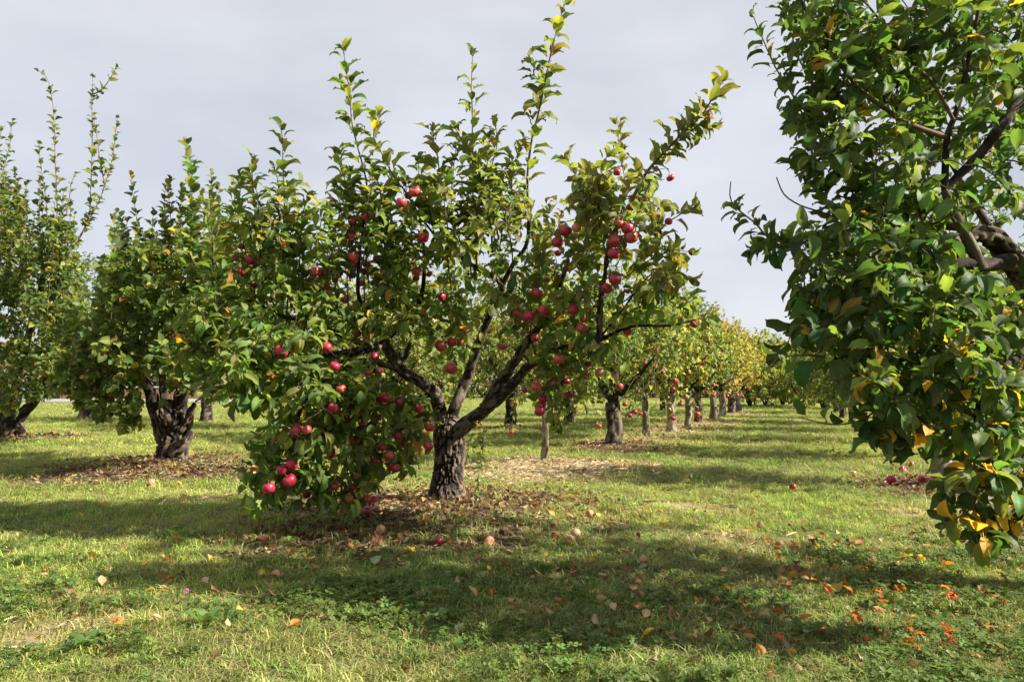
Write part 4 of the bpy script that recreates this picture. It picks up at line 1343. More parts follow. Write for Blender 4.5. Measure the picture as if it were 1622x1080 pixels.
# ------------------------------------------------------------------ the near tree at the right edge
NEAR_BLOBS = [
    (1500, 80, 120, 100, 3.05, 0.4, 46), (1400, 140, 90, 90, 2.95, 0.35, 34), (1300, 130, 60, 90, 2.88, 0.2, 22), (1330, 50, 70, 60, 2.88, 0.2, 20), (1275, 230, 30, 70, 2.9, 0.2, 10), (1580, 110, 60, 110, 3.0, 0.45, 30), (1330, 250, 55, 80, 2.95, 0.3, 16),
    (1425, 280, 90, 75, 3.0, 0.4, 34), (1560, 270, 70, 90, 3.0, 0.5, 30), (1350, 395, 85, 62, 2.9, 0.35, 36), (1455, 390, 80, 60, 2.95, 0.4, 30),
    (1300, 470, 55, 48, 2.85, 0.3, 20), (1400, 480, 90, 60, 2.8, 0.4, 36), (1515, 490, 90, 65, 2.8, 0.45, 34), (1590, 560, 45, 90, 2.75, 0.35, 24),
    (1430, 570, 90, 55, 2.75, 0.35, 34), (1335, 545, 50, 50, 2.8, 0.3, 16), (1520, 620, 85, 55, 2.7, 0.35, 32), (1450, 655, 75, 38, 2.7, 0.3, 20),
    (1570, 700, 55, 50, 2.65, 0.3, 20), (1545, 760, 45, 40, 2.6, 0.2, 10), (1600, 780, 30, 50, 2.6, 0.2, 8), (1565, 825, 40, 22, 2.6, 0.15, 7),
    (1500, -90, 160, 80, 3.1, 0.5, 40), (1680, 150, 60, 250, 3.4, 0.6, 50), (1700, 500, 60, 200, 3.1, 0.7, 40), (1640, -60, 100, 120, 3.4, 0.6, 30),
    (1800, 200, 90, 300, 3.6, 0.7, 60), (1540, 330, 200, 180, 3.9, 0.5, 60), (1620, 560, 150, 150, 3.7, 0.4, 40), (1460, 120, 130, 110, 3.7, 0.4, 40), (1400, 560, 60, 60, 3.3, 0.3, 16)]
NEAR_CLEAR = [([(1520, 352), (1556, 426)], 11, 3.0), ([(1497, 300), (1547, 251), (1583, 202), (1608, 168)], 10, 3.0), ([(1497, 300), (1500, 222), (1520, 165)], 7, 2.95),
              ([(1497, 216), (1447, 200), (1405, 175), (1363, 142), (1330, 104)], 5, 2.9), ([(1560, 372), (1622, 440)], 20, 3.1)]


def build_near_tree():
    bx, by = 2.62, 3.45
    bz = float(gh(bx, by))
    T = Tree('apple_tree', (bx, by, bz), 'near apple tree at the right edge, dark green leaves and yellow ones low down', 'apple trees in the orchard', 33, BARK_OLD, BARK_DARK)
    top = P(1672, 560, 3.4)
    T.wood('trunk', np.array([(bx, by, bz - 0.12), (bx - .02, by, bz + 0.3), top - [0.02, 0, 0.25], top]), 0.16, 0.12, 48, 0.014, 0.02, attach=False, mat=BARK_OLD, freq=34, radii=[0.2, 0.155, 0.14, 0.135, 0.11])
    W = T.wood
    W('limb', D((1675, 600, 3.4), (1660, 500, 3.35), (1625, 440, 3.3), (1598, 405, 3.25), (1575, 378, 3.2), (1545, 372, 3.15), (1515, 385, 3.1), (1480, 420, 3.0), (1449, 428, 2.95)), 0.085, 0.022, 28, 0.012, 0.015, power=0.8, skip=0.3, freq=34, mat=BARK_OLD)
    W('limb', D((1600, 412, 3.22), (1560, 420, 3.1), (1528, 417, 3.0), (1482, 424, 2.95), (1440, 432, 2.9), (1390, 452, 2.85), (1335, 478, 2.82), (1285, 500, 2.8)), 0.034, 0.008, 12, 0.025, 0.004, skip=0.2)
    W('limb', D((1556, 427, 3.02), (1546, 406, 3.02), (1532, 378, 3.02), (1519, 351, 3.04), (1505, 322, 3.05), (1496, 302, 3.06)), 0.026, 0.02, 16, 0.012, 0.003, mat=BARK_YOUNG, radii=[0.024, 0.0245, 0.023, 0.021, 0.018, 0.016])
    W('limb', D((1496, 302, 3.06), (1520, 276, 3.06), (1547, 251, 3.08), (1583, 202, 3.1), (1610, 165, 3.12), (1645, 90, 3.2), (1660, 0, 3.3), (1665, -100, 3.4)), 0.020, 0.012, 12, 0.025, 0.003, radii=[.017, .021, .023, .024, .024, .02, .014, .008], skip=0.3)
    W('limb', D((1496, 302, 3.06), (1498, 250, 3.04), (1501, 214, 3.02), (1514, 180, 3.0), (1524, 140, 3.0), (1538, 75, 2.98), (1553, 0, 2.95), (1560, -60, 2.9)), 0.016, 0.005, 10, 0.025, 0.001, skip=0.1)
    W('limb', D((1670, 560, 3.4), (1690, 400, 3.5), (1720, 200, 3.6), (1740, 0, 3.7), (1750, -150, 3.7)), 0.06, 0.012, 12, 0.04, 0.005, skip=0.2)
    W('limb', D((1672, 580, 3.4), (1640, 560, 3.0), (1605, 570, 2.8), (1570, 610, 2.7), (1548, 660, 2.65), (1545, 720, 2.6), (1550, 770, 2.58)), 0.03, 0.006, 10, 0.025, 0.003, skip=0.3)
    W('limb', D((1640, 480, 3.35), (1560, 500, 3.0), (1490, 540, 2.8), (1430, 570, 2.75), (1370, 575, 2.75), (1310, 565, 2.75)), 0.028, 0.006, 10, 0.025, 0.003, skip=0.3)
    W('limb', D((1575, 378, 3.2), (1520, 360, 3.3), (1461, 361, 3.2), (1400, 385, 3.0), (1345, 382, 2.95), (1290, 378, 2.9)), 0.022, 0.006, 10, 0.025, 0.002, skip=0.3)
    W('limb', D((1660, 500, 3.35), (1620, 440, 3.7), (1560, 350, 3.9), (1500, 250, 3.9)), 0.04, 0.01, 10, 0.04, 0.003, skip=0.3)
    S = T.shoot
    z = 0.108
    S(D((1340, 375, 2.95), (1305, 308, 2.95), (1288, 258, 2.92), (1276, 200, 2.9), (1251, 146, 2.88), (1228, 108, 2.86), (1208, 56, 2.84), (1199, 28, 2.82)), 0.078, 0.030, 0.007, 0.002)
    S(D((1370, 375, 2.95), (1351, 288, 2.93), (1334, 250, 2.9), (1313, 196, 2.88), (1297, 146, 2.86), (1270, 110, 2.85), (1255, 79, 2.83), (1240, 15, 2.8)), 0.085, 0.034, 0.007, 0.002)
    S(D((1497, 217, 3.02), (1447, 200, 2.98), (1405, 175, 2.94), (1363, 142, 2.9), (1330, 104, 2.88), (1297, 62, 2.86), (1263, 0, 2.84), (1245, -50, 2.82)), z, 0.036, 0.012, 0.003)
    S(D((1450, 240, 3.0), (1413, 158, 2.95), (1380, 96, 2.9), (1351, 42, 2.88), (1340, -10, 2.86), (1330, -60, 2.85)), z, 0.038, 0.009, 0.003)
    S(D((1510, 190, 3.0), (1476, 125, 2.96), (1438, 96, 2.93), (1397, 46, 2.9), (1360, 0, 2.88), (1335, -40, 2.86)), z, 0.038, 0.009, 0.003)
    S(D((1530, 120, 3.0), (1517, 71, 2.96), (1488, 38, 2.93), (1459, 0, 2.9), (1440, -60, 2.88)), z, 0.038, 0.009, 0.003)
    S(D((1290, 378, 2.9), (1260, 384, 2.88), (1212, 376, 2.86), (1191, 352, 2.85), (1166, 318, 2.84), (1154, 287, 2.83)), 0.068, 0.026, 0.006, 0.002)
    S(D((1285, 384, 2.9), (1240, 392, 2.86), (1205, 390, 2.84), (1185, 400, 2.83)), 0.072, 0.03, 0.004, 0.002)
    S(D((1285, 500, 2.8), (1262, 520, 2.75), (1245, 540, 2.72)), 0.10, 0.045, 0.005, 0.002)
    S(D((1310, 565, 2.75), (1270, 562, 2.65), (1235, 568, 2.6), (1212, 582, 2.58)), 0.105, 0.055, 0.005, 0.002)
    S(D((1420, 600, 2.75), (1380, 655, 2.6), (1330, 672, 2.55), (1275, 662, 2.5)), 0.085, 0.06, 0.005, 0.0018)
    S(D((1450, 650, 2.7), (1420, 665, 2.6), (1390, 690, 2.55)), 0.10, 0.05, 0.004, 0.002)
    S(D((1550, 770, 2.58), (1540, 800, 2.55), (1515, 820, 2.53), (1500, 832, 2.5)), 0.085, 0.03, 0.005, 0.002)
    S(D((1640, 800, 2.75), (1600, 825, 2.6), (1570, 832, 2.55), (1548, 838, 2.5)), 0.085, 0.032, 0.005, 0.002)
    S(D((1640, 640, 2.9), (1620, 700, 2.7), (1610, 760, 2.6), (1600, 800, 2.55)), 0.10, 0.04, 0.006, 0.002)
    for x, y in ((1380, 330), (1420, 345), (1470, 330)):
        S(D((x, y + 60, 3.0), (x - 20, y - 20, 2.95), (x - 50, y - 120, 2.9), (x - 70, y - 190, 2.88)), 0.09, 0.036, 0.006, 0.002)
    # the bare twig
    c = catmull(D((1345, 352, 2.93), (1297, 335, 2.92), (1267, 325, 2.9), (1242, 308, 2.9), (1230, 281, 2.9)), 0.03)
    T.twig_tube(c, 0.0045, 0.0025, 5)
    rg = np.random.default_rng(6)
    tg = blob_targets([b[:6] + (b[6] * (0.63 if b[1] < 350 else 0.85),) for b in NEAR_BLOBS], rg)
    low = tg[:, 2] < 0.85
    T.grow(tg[~low], 0.090, per=7, lift=0.45, along=0.055, maxlen=0.5)
    T.grow(tg[low], 0.094, per=7, lift=-0.4, along=0.055, maxlen=0.5, droop=0.55)

    def keep(c, rng):
        px, py, f = project(c)
        ok = c[:, 2] > 0.1
        for line, hw, dep in NEAR_CLEAR:
            h = (seg_dist(px, py, line) < hw + 8) & (c[:, 1] < dep + 0.2)
            ok &= ~(h & (rng.random(len(c)) < 0.85))
        # the open sky left of the crown and the open grass under it
        lim = np.interp(py, [0, 60, 150, 250, 330, 420, 500, 560, 640, 700, 790, 860], [1195, 1190, 1225, 1255, 1145, 1160, 1225, 1195, 1260, 1380, 1490, 1480])
        ok &= px > lim - 6
        return ok

    def tint(pos, col, rng):
        px, py, f = project(pos)
        k = (rng.random(len(pos)) < (0.09 + 0.055 * smooth(1440, 1540, px)) * smooth(430, 640, py)) & (px > 1330)
        col[k] = np.array([0.60, 0.34, 0.03]) * rng.uniform(0.75, 1.1, k.sum())[:, None]
        k = (rng.random(len(pos)) < 0.018)
        col[k] = np.array([0.55, 0.30, 0.04])
        return col

    pal = [(3.5, (0.038, 0.080, 0.021), 0.27), (4, (0.072, 0.124, 0.028), 0.27), (2.2, (0.140, 0.195, 0.046), 0.24)]
    n = T.finish(T_MID, pal, [LEAF], parts=300, keep=keep, hi=T_HI, colour_fn=tint)
    print('near leaves', n)


build_near_tree()


# ------------------------------------------------------------------ the two old trees on the left
def build_left_tree():
    bx, by = G(270, 735)
    bz = float(gh(bx, by))
    d0 = by
    T = Tree('apple_tree', (bx, by, bz), 'gnarled old tree with forked black trunk and small green fruit, left of the big tree', 'apple trees in the orchard', 41, BARK_GNARL, BARK_DARK)
    T.wood('trunk', np.array([(bx, by, bz - 0.12), P(271, 722, d0), P(274, 700, d0), P(270, 670, d0), P(262, 648, d0), P(259, 634, d0)]), 0.2, 0.16, 96, 0.011, 0.034, attach=False, mat=BARK_GNARL, freq=27, lump=0.2,
           radii=[0.21, 0.185, 0.175, 0.17, 0.185, 0.2, 0.2, 0.17, 0.09])
    W = T.wood
    W('limb', D((252, 660, d0), (242, 640, d0), (238, 622, d0 - .05), (226, 600, d0 - .1), (210, 575, d0 - .3), (180, 552, d0 - .6), (150, 540, d0 - .9)), 0.10, 0.03, 16, 0.04, 0.018, power=0.6, skip=0.4)
    W('limb', D((272, 672, d0), (285, 645, d0), (287, 622, d0 - .1), (292, 590, d0 - .3), (302, 550, d0 - .6), (312, 500, d0 - .8), (310, 440, d0 - .9)), 0.115, 0.025, 16, 0.04, 0.02, power=0.6, skip=0.4)
    W('limb', D((262, 650, d0), (258, 615, d0), (256, 570, d0), (262, 510, d0 - .2), (272, 440, d0 - .3), (268, 380, d0 - .3)), 0.05, 0.018, 10, 0.04, 0.006, skip=0.3)
    W('burl', D((280, 690, d0 - .05), (296, 672, d0 - .08), (300, 655, d0 - .1), (306, 645, d0 - .1), (309, 638, d0 - .1)), 0.07, 0.03, 20, 0.015, 0.025, attach=False, mat=BARK_GNARL, lump=0.3, freq=26)
    W('burl', D((272, 715, d0 - .1), (287, 705, d0 - .12), (298, 692, d0 - .1), (301, 682, d0 - .08)), 0.085, 0.045, 20, 0.015, 0.028, attach=False, mat=BARK_GNARL, lump=0.3, freq=26)
    W('limb', D((226, 600, d0 - .1), (215, 560, d0 - .2), (220, 500, d0 - .3), (212, 430, d0 - .4)), 0.035, 0.012, 10, 0.04, 0.004, skip=0.3)
    W('limb', D((210, 575, d0 - .3), (190, 600, d0 - .5), (170, 620, d0 - .7), (150, 615, d0 - .8)), 0.025, 0.01, 8, 0.04, 0.002)
    S = T.shoot
    for pts, z in (([(304, 470), (300, 400), (305, 330), (302, 270), (296, 228)], 0.125), ([(226, 470), (218, 400), (214, 330), (212, 278)], 0.085), ([(265, 430), (268, 350), (271, 288)], 0.085),
                   ([(268, 440), (262, 380), (262, 330), (265, 290)], 0.08), ([(205, 480), (198, 420), (192, 370), (190, 335)], 0.10), ([(325, 440), (332, 360), (334, 300), (336, 272)], 0.08),
                   ([(245, 440), (242, 390), (245, 340)], 0.10), ([(335, 450), (345, 400), (352, 350)], 0.11), ([(160, 520), (165, 450), (160, 410)], 0.07), ([(150, 540), (165, 480), (190, 400), (205, 350)], 0.09)):
        S([P(x, y, 8.0 + 0.002 * (y - 230)) for x, y in pts], z, 0.07, 0.007, 0.0025)
    rs = np.random.default_rng(3)
    for i in range(26):
        x = rs.uniform(165, 395)
        top = np.interp(x, [165, 200, 230, 270, 300, 340, 395], [395, 320, 345, 300, 245, 290, 330]) + rs.uniform(0, 90)
        dd = rs.uniform(7.6, 8.8)
        x2 = x + rs.normal(0, 14)
        S([P(x, top + 170, dd), P((x + x2) / 2 + rs.normal(0, 4), top + 80, dd), P(x2, top, dd)], rs.uniform(0.075, 0.11), 0.06, 0.006, 0.002, named=False)
    blobs = [(290, 430, 75, 65, 8.1, 0.7, 62), (215, 440, 55, 65, 8.2, 0.6, 40), (240, 520, 115, 65, 8.3, 0.8, 95), (170, 585, 70, 45, 8.3, 0.6, 52), (250, 590, 70, 42, 8.0, 0.6, 44),
             (130, 600, 48, 35, 8.3, 0.5, 26), (320, 500, 75, 60, 8.2, 0.7, 52), (185, 640, 50, 22, 8.1, 0.4, 22), (340, 590, 50, 40, 8.4, 0.6, 26), (145, 530, 45, 45, 8.4, 0.6, 26),
             (210, 672, 22, 16, 8.0, 0.2, 6), (360, 430, 50, 50, 8.6, 0.6, 26), (300, 520, 120, 80, 9.6, 0.5, 50), (225, 480, 90, 80, 9.7, 0.5, 40)]
    rg = np.random.default_rng(9)
    tg = blob_targets(blobs, rg, 1.05)
    low = tg[:, 2] < 1.1
    T.grow(tg[~low], 0.098, per=8, lift=0.4, along=0.05, maxlen=0.9)
    T.grow(tg[low], 0.098, per=8, lift=-0.3, along=0.05, maxlen=0.9, droop=0.5)

    def keep(c, rng):
        px, py, f = project(c)
        ok = ~((np.hypot((px - 246) / 17, (py - 612) / 22) < 1) | ((px > 222) & (px < 303) & (py > 618) & (py < 745)))
        return ok | (rng.random(len(c)) < 0.05)

    pal = [(3, (0.056, 0.098, 0.026), 0.25), (4, (0.105, 0.158, 0.036), 0.25), (3.2, (0.19, 0.22, 0.06), 0.22), (0.35, (0.42, 0.30, 0.05), 0.15), (0.12, (0.34, 0.14, 0.04), 0.2)]
    print('left leaves', T.finish(T_ROUND, pal, [LEAF], parts=300, keep=keep))
    for px, py in ((208, 652), (182, 640), (204, 644)):
        place_apple(P(px, py, 7.75), 0.030, 'green', rg, 'small green apple under the gnarled left tree', px, 'green apples on the gnarled tree', stem=False)
    T2 = Tree('apple_tree', (*G(15, 695), float(gh(*G(15, 695)))), 'tall old tree with long bare-topped shoots at the far left edge', 'apple trees in the orchard', 43, BARK_GNARL, BARK_DARK)
    bx, by = G(15, 695)
    d0 = by
    W = T2.wood
    W('trunk', np.array([(bx, by, -0.1), P(16, 680, d0), P(14, 664, d0), P(12, 650, d0)]), 0.26, 0.2, 40, 0.03, 0.03, attach=False, mat=BARK_OLD, freq=13, lump=0.2)
    W('limb', D((22, 672, d0), (38, 652, d0), (52, 638, d0 - .1), (62, 622, d0 - .2), (78, 590, d0 - .5), (95, 540, d0 - .8), (105, 470, d0 - 1.0), (112, 400, d0 - 1)), 0.11, 0.022, 12, 0.05, 0.01, skip=0.3)
    W('limb', D((8, 660, d0), (-6, 630, d0), (-20, 570, d0 - .3), (-15, 480, d0 - .5), (0, 400, d0 - .6)), 0.13, 0.025, 12, 0.05, 0.01, skip=0.3)
    W('limb', D((14, 660, d0), (28, 600, d0), (48, 520, d0 - .5), (70, 430, d0 - .9), (85, 340, d0 - 1)), 0.09, 0.02, 12, 0.05, 0.008, skip=0.3)
    W('limb', D((62, 622, d0 - .2), (100, 580, d0 - .6), (140, 530, d0 - 1.0)), 0.05, 0.015, 10, 0.05, 0.004, skip=0.3)
    S = T2.shoot
    for pts in ([(88, 400), (90, 330), (88, 260), (85, 190), (76, 130), (62, 113)], [(78, 420), (74, 350), (68, 285), (62, 228)], [(118, 390), (140, 345), (143, 300), (146, 230), (147, 160), (148, 123)],
                [(146, 150), (160, 143), (172, 130), (184, 107)], [(118, 395), (140, 350), (160, 310), (175, 260), (183, 215), (188, 188)], [(165, 290), (155, 230), (150, 190)], [(2, 330), (8, 260), (16, 220), (22, 193)],
                [(20, 400), (28, 330), (25, 270)], [(-12, 380), (-8, 280), (0, 205)], [(105, 340), (112, 300), (118, 275)], [(45, 420), (40, 340), (42, 290)]):
        S([P(x, y, 12.5) for x, y in pts], 0.118, 0.14, 0.012, 0.004)
    rs = np.random.default_rng(4)
    for i in range(44):
        x = rs.uniform(-60, 135)
        top = np.interp(x, [-60, 0, 25, 60, 100, 135], [260, 230, 260, 270, 300, 400]) + rs.uniform(0, 120)
        dd = rs.uniform(11.8, 13.2)
        x2 = x + rs.normal(0, 12)
        S([P(x, top + 150, dd), P((x + x2) / 2 + rs.normal(0, 3), top + 70, dd), P(x2, top, dd)], rs.uniform(0.09, 0.12), 0.11, 0.008, 0.003, named=False)
    blobs = [(60, 430, 65, 70, 12.4, 0.9, 70), (40, 520, 75, 60, 12.6, 1.0, 80), (95, 480, 45, 60, 12.5, 0.8, 44), (15, 360, 35, 60, 12.5, 0.8, 30), (92, 385, 32, 50, 12.4, 0.5, 22), (50, 600, 65, 32, 12.6, 0.9, 40),
             (115, 560, 40, 50, 12.4, 0.8, 36), (15, 640, 22, 14, 12.5, 0.5, 8), (-80, 480, 80, 160, 13.2, 1.0, 60)]
    tg = blob_targets(blobs, rg, 1.25)
    T2.grow(tg, 0.11, per=8, lift=0.4, along=0.06, maxlen=0.9)
    print('far left leaves', T2.finish(template_set(3, 3, 6, petiole=False, rounder=1.0, width=(0.66, 0.82), seed=15), pal, [LEAF_MATTE], parts=0,
                                      keep=lambda c, r: ~((project(c)[1] > 635) & (project(c)[0] > 30))))


build_left_tree()


# ------------------------------------------------------------------ the trees of the rows behind
YELLOWING = [(3.4, (0.17, 0.21, 0.055), 0.2), (2, (0.10, 0.155, 0.040), 0.2), (2.6, (0.27, 0.285, 0.085), 0.18), (0.4, (0.45, 0.33, 0.07), 0.15), (0.25, (0.42, 0.19, 0.05), 0.2)]
ORANGING = [(3, (0.16, 0.18, 0.045), 0.2), (3, (0.28, 0.26, 0.06), 0.2), (0.8, (0.42, 0.30, 0.09), 0.15), (0.4, (0.42, 0.20, 0.06), 0.2)]
GREENISH = [(3, (0.065, 0.115, 0.028), 0.2), (3, (0.11, 0.155, 0.038), 0.2), (2, (0.19, 0.21, 0.055), 0.18), (0.5, (0.40, 0.30, 0.07), 0.15)]
PALEGREEN = [(3, (0.13, 0.17, 0.05), 0.2), (3, (0.20, 0.23, 0.08), 0.2), (1.2, (0.30, 0.28, 0.10), 0.2), (0.8, (0.08, 0.12, 0.03), 0.2)]
T_FAR = template_set(2, 3, 6, petiole=False, seed=61, width=(0.55, 0.75))


def row_tree(x, y, label, h=2.8, r=1.3, trunk=0.09, fork=0.75, n=170, size=0.09, pal=YELLOWING, bark=BARK_YOUNG, seed=0, lean=0.0, name='apple_tree', cat='tree', parts=0, low=0.62, per=9, squash=1.0, mat=None, group='apple trees in the orchard', slim=False, hooks=None):
    bz = float(gh(x, y))
    T = Tree(name, (x, y, bz), label, group, seed, bark, BARK_DARK)
    rg = T.rng
    sides = 24 if y < 16 else 12
    T.wood('trunk', np.array([(x, y, bz - 0.1), (x + 0.02, y, bz + fork * 0.35), (x + lean * 0.5, y, bz + fork * 0.75), (x + lean, y, bz + fork)]), trunk * 1.25, trunk * 0.9, sides, 0.03 if y < 16 else 0.08,
           trunk * (0.10 if slim else 0.17), attach=False, mat=bark, freq=18, lump=0.05 if slim else 0.15, radii=[trunk * 1.5, trunk * 1.1, trunk, trunk * 0.95, trunk * 0.9] if not slim else [trunk * 1.15, trunk, trunk * 0.9, trunk * 0.85])
    cz = bz + (h + low) / 2
    hz = (h - low) / 2
    k = 3 if slim else 5
    a0 = rg.uniform(0, 6.28)
    for i in range(k + 1):
        if i == k:
            end = np.array([x + rg.normal(0, 0.2), y + rg.normal(0, 0.2), bz + h * 0.85])
        else:
            a = a0 + i * 6.283 / k + rg.normal(0, 0.3)
            end = np.array([x + r * 0.8 * math.cos(a), y + r * 0.8 * math.sin(a), bz + fork + (h - fork) * rg.uniform(0.25, 0.6)])
        st = np.array([x + lean, y, bz + fork - trunk * 0.4])
        mid = st * 0.5 + end * 0.5 + np.array([0, 0, rg.uniform(-0.05, 0.22)]) + rg.normal(0, 0.06, 3)
        T.wood('limb', np.array([st, st * 0.75 + mid * 0.25 + [0, 0, 0.05], mid, end]), trunk * 0.6, 0.012, 8, 0.08, trunk * 0.08, skip=0.15)
    u = rg.normal(0, 1, (n, 3))
    u /= np.linalg.norm(u, axis=1, keepdims=True)
    q = rg.random(n) ** (1 / 2.2)
    q = q * (0.78 + 0.42 * vnoise(u[:, 0] * 1.7 + seed, u[:, 1] * 1.7, u[:, 2] * 1.7 + 9, seed))
    tg = np.stack([x + lean + u[:, 0] * q * r, y + u[:, 1] * q * r * squash, cz + u[:, 2] * q * hz], 1)
    if hooks:
        T.grow(np.array(hooks) + np.array([0, 0.02, 0.07]), size, per=4, lift=0.0, along=0.09, maxlen=0.4, leafy=0.45)
    T.grow(tg, size, per=per, lift=0.5, along=0.07, maxlen=0.7, r=0.006)
    for i in range(10):
        a, b = rg.uniform(0, 6.28), rg.uniform(0, 0.75)
        s0 = np.array([x + lean + b * r * math.cos(a), y + b * r * math.sin(a), cz + hz * math.sqrt(1 - b * b) * 0.8])
        s1 = s0 + np.array([rg.normal(0, 0.08), rg.normal(0, 0.08), rg.uniform(0.3, 0.65)])
        T.shoot(np.array([s0, (s0 + s1) / 2 + rg.normal(0, 0.02, 3), s1]), size, 0.07, 0.006, 0.002, named=False)
    T.finish(T_FAR if not parts else T_MID, pal, [mat or LEAF_MATTE], parts=parts)
    return T


# red apples on the row: pixel, radius, rough depth; each hangs from the nearest tree
ROW_APPLES = [(1038, 553, 6, 11.0), (1074, 568, 5, 13.5), (1070, 604, 6, 14.0), (1066, 616, 5, 14.2), (1066, 662, 6, 14.5), (1118, 620, 4, 16.5), (1130, 626, 4, 17), (1145, 627, 4, 18),
              (1006, 652, 5, 11), (998, 658, 5, 11), (1015, 655, 4, 11), (1113, 576, 4, 15), (1112, 600, 3.5, 16), (1140, 580, 3.5, 17), (1104, 655, 4, 17.5), (1105, 660, 4, 17.5), (1104, 648, 4, 17.5),
              (1146, 555, 3.5, 18), (1160, 610, 3.5, 20), (1152, 627, 3.5, 19), (1176, 628, 3.5, 22), (1168, 626, 3.5, 22), (1196, 631, 3, 24), (1042, 675, 3.5, 13), (949, 675, 5, 10.3), (1262, 588, 5, 13),
              (1090, 590, 4, 14.5), (1050, 590, 4.5, 13), (1030, 600, 4.5, 12), (810, 684, 5, 8.3), (1122, 540, 3.5, 16), (1130, 610, 3.5, 17), (1185, 615, 3, 23), (1010, 620, 4.5, 11.5), (990, 640, 4.5, 10.8),
              (1021, 574, 4.5, 11), (1086, 628, 4, 15), (1078, 640, 4, 15)]


# the young tree behind the big trunk and the row that runs away to the right
ROW = [((972, 708), 2.75, 1.45, 0.125, 0.66, GREENISH, BARK_OLD, 'stout dark trunked apple tree with forked limbs, next behind the young yellowing tree'),
       ((1022, 695), 2.6, 1.25, 0.062, 0.9, YELLOWING, BARK_YOUNG, 'slender tree with pale brown stem just beyond the stout dark trunk'),
       ((1063, 685), 2.8, 1.35, 0.095, 0.8, YELLOWING, BARK_PALE, 'apple tree with flared pale trunk, third in the row beyond the young tree'),
       ((1090, 678), 2.7, 1.3, 0.075, 0.85, GREENISH, BARK_PALE, 'apple tree with slim pale trunk right after the flared one'),
       ((1106, 672), 2.8, 1.35, 0.095, 0.8, YELLOWING, BARK_OLD, 'dark trunked apple tree midway along the right-hand row'),
       ((1130, 668), 2.9, 1.5, 0.10, 0.8, ORANGING, BARK_PALE, 'orange leaved apple tree with white stem beyond the middle of the row'),
       ((1144, 660), 2.9, 1.5, 0.11, 0.85, ORANGING, BARK_PALE, 'orange and yellow tree with whitish trunk near the far end of the row'),
       ((1158, 656.5), 3.0, 1.6, 0.13, 0.85, ORANGING, BARK_OLD, 'rusty leaved tree with dark trunk, second from the far end of the row'),
       ((1170, 653.5), 3.0, 1.7, 0.12, 0.9, YELLOWING, BARK_PALE, 'yellow tree with pale trunk at the far end of the row')]
HOOKS, ROW_POINTS = {}, []
stands = [(*G(*w[0]), w[2]) for w in ROW] + [(*G(862, 735), 1.0)]
for px, py, rad, d in ROW_APPLES:
    p = P(px, py, d - 0.3)
    if px > 1220:
        ROW_POINTS.append(p)
        continue
    k = min(range(len(stands)), key=lambda q: math.hypot(p[0] - stands[q][0], p[1] - stands[q][1]))
    sx, sy, sr = stands[k]
    p = P(px, py, min(max(p[1], sy - sr * 0.85), sy - 0.2))
    ROW_POINTS.append(p)
    HOOKS.setdefault(k, []).append(p)
x, y = G(862, 735)
row_tree(x, y, 'young yellowing tree with thin smooth stem on a straw mound, right of the big trunk', 2.35, 1.0, 0.047, 1.0, 190, 0.09, YELLOWING, BARK_YOUNG, 51, 0.0, parts=100, low=0.72, slim=True, hooks=HOOKS.get(len(ROW)))
for i, ((px, py), h, r, t, fk, pal, bk, lab) in enumerate(ROW):
    x, y = G(px, py)
    row_tree(x, y, lab, h, r * 0.88, t, fk, 300 if y < 15 else 270, 0.098 if y < 15 else 0.115, pal, bk, 60 + i, parts=0, hooks=HOOKS.get(i), low=0.85)

# the row on the right side of the alley
RIGHT = [((1490, 770), 2.6, 1.15, 0.075, 0.9, GREENISH, BARK_PALE, 'apple tree with straight pale trunk half hidden by the near right tree'),
         (None, 2.7, 1.2, 0.085, 0.75, GREENISH, BARK_OLD, 'second tree of the right row, mostly hidden by the near leaves'),
         (None, 2.7, 1.25, 0.085, 0.7, GREENISH, BARK_YOUNG, 'third tree of the right row, low crown over the alley'),
         (None, 2.8, 1.35, 0.09, 0.7, GREENISH, BARK_OLD, 'fourth tree of the right row, grey green crown'),
         (None, 2.8, 1.4, 0.09, 0.6, PALEGREEN, BARK_YOUNG, 'fifth tree of the right row, silvery green crown to the ground'),
         (None, 2.9, 1.5, 0.10, 0.6, GREENISH, BARK_OLD, 'sixth tree of the right row, seen past the near leaves'),
         (None, 2.9, 1.6, 0.10, 0.6, GREENISH, BARK_OLD, 'last tree of the right row at the end of the alley')]
x0, y0 = G(1490, 770)
for i, (pp, h, r, t, fk, pal, bk, lab) in enumerate(RIGHT):
    y = y0 + (0, 2.9, 5.6, 8.6, 12.0, 16.0, 20.5)[i]
    x = x0 + 0.395 * (y - y0)
    row_tree(x, y, lab, h, r, t, fk, 300, 0.095 if y < 14 else 0.115, pal, bk, 80 + i, low=0.5 if i else 0.9)

row_tree(2.45, 0.95, 'apple tree of the right row beside the camera', 2.9, 0.95, 0.09, 0.8, 45, 0.09, GREENISH, BARK_OLD, 97, low=0.8)

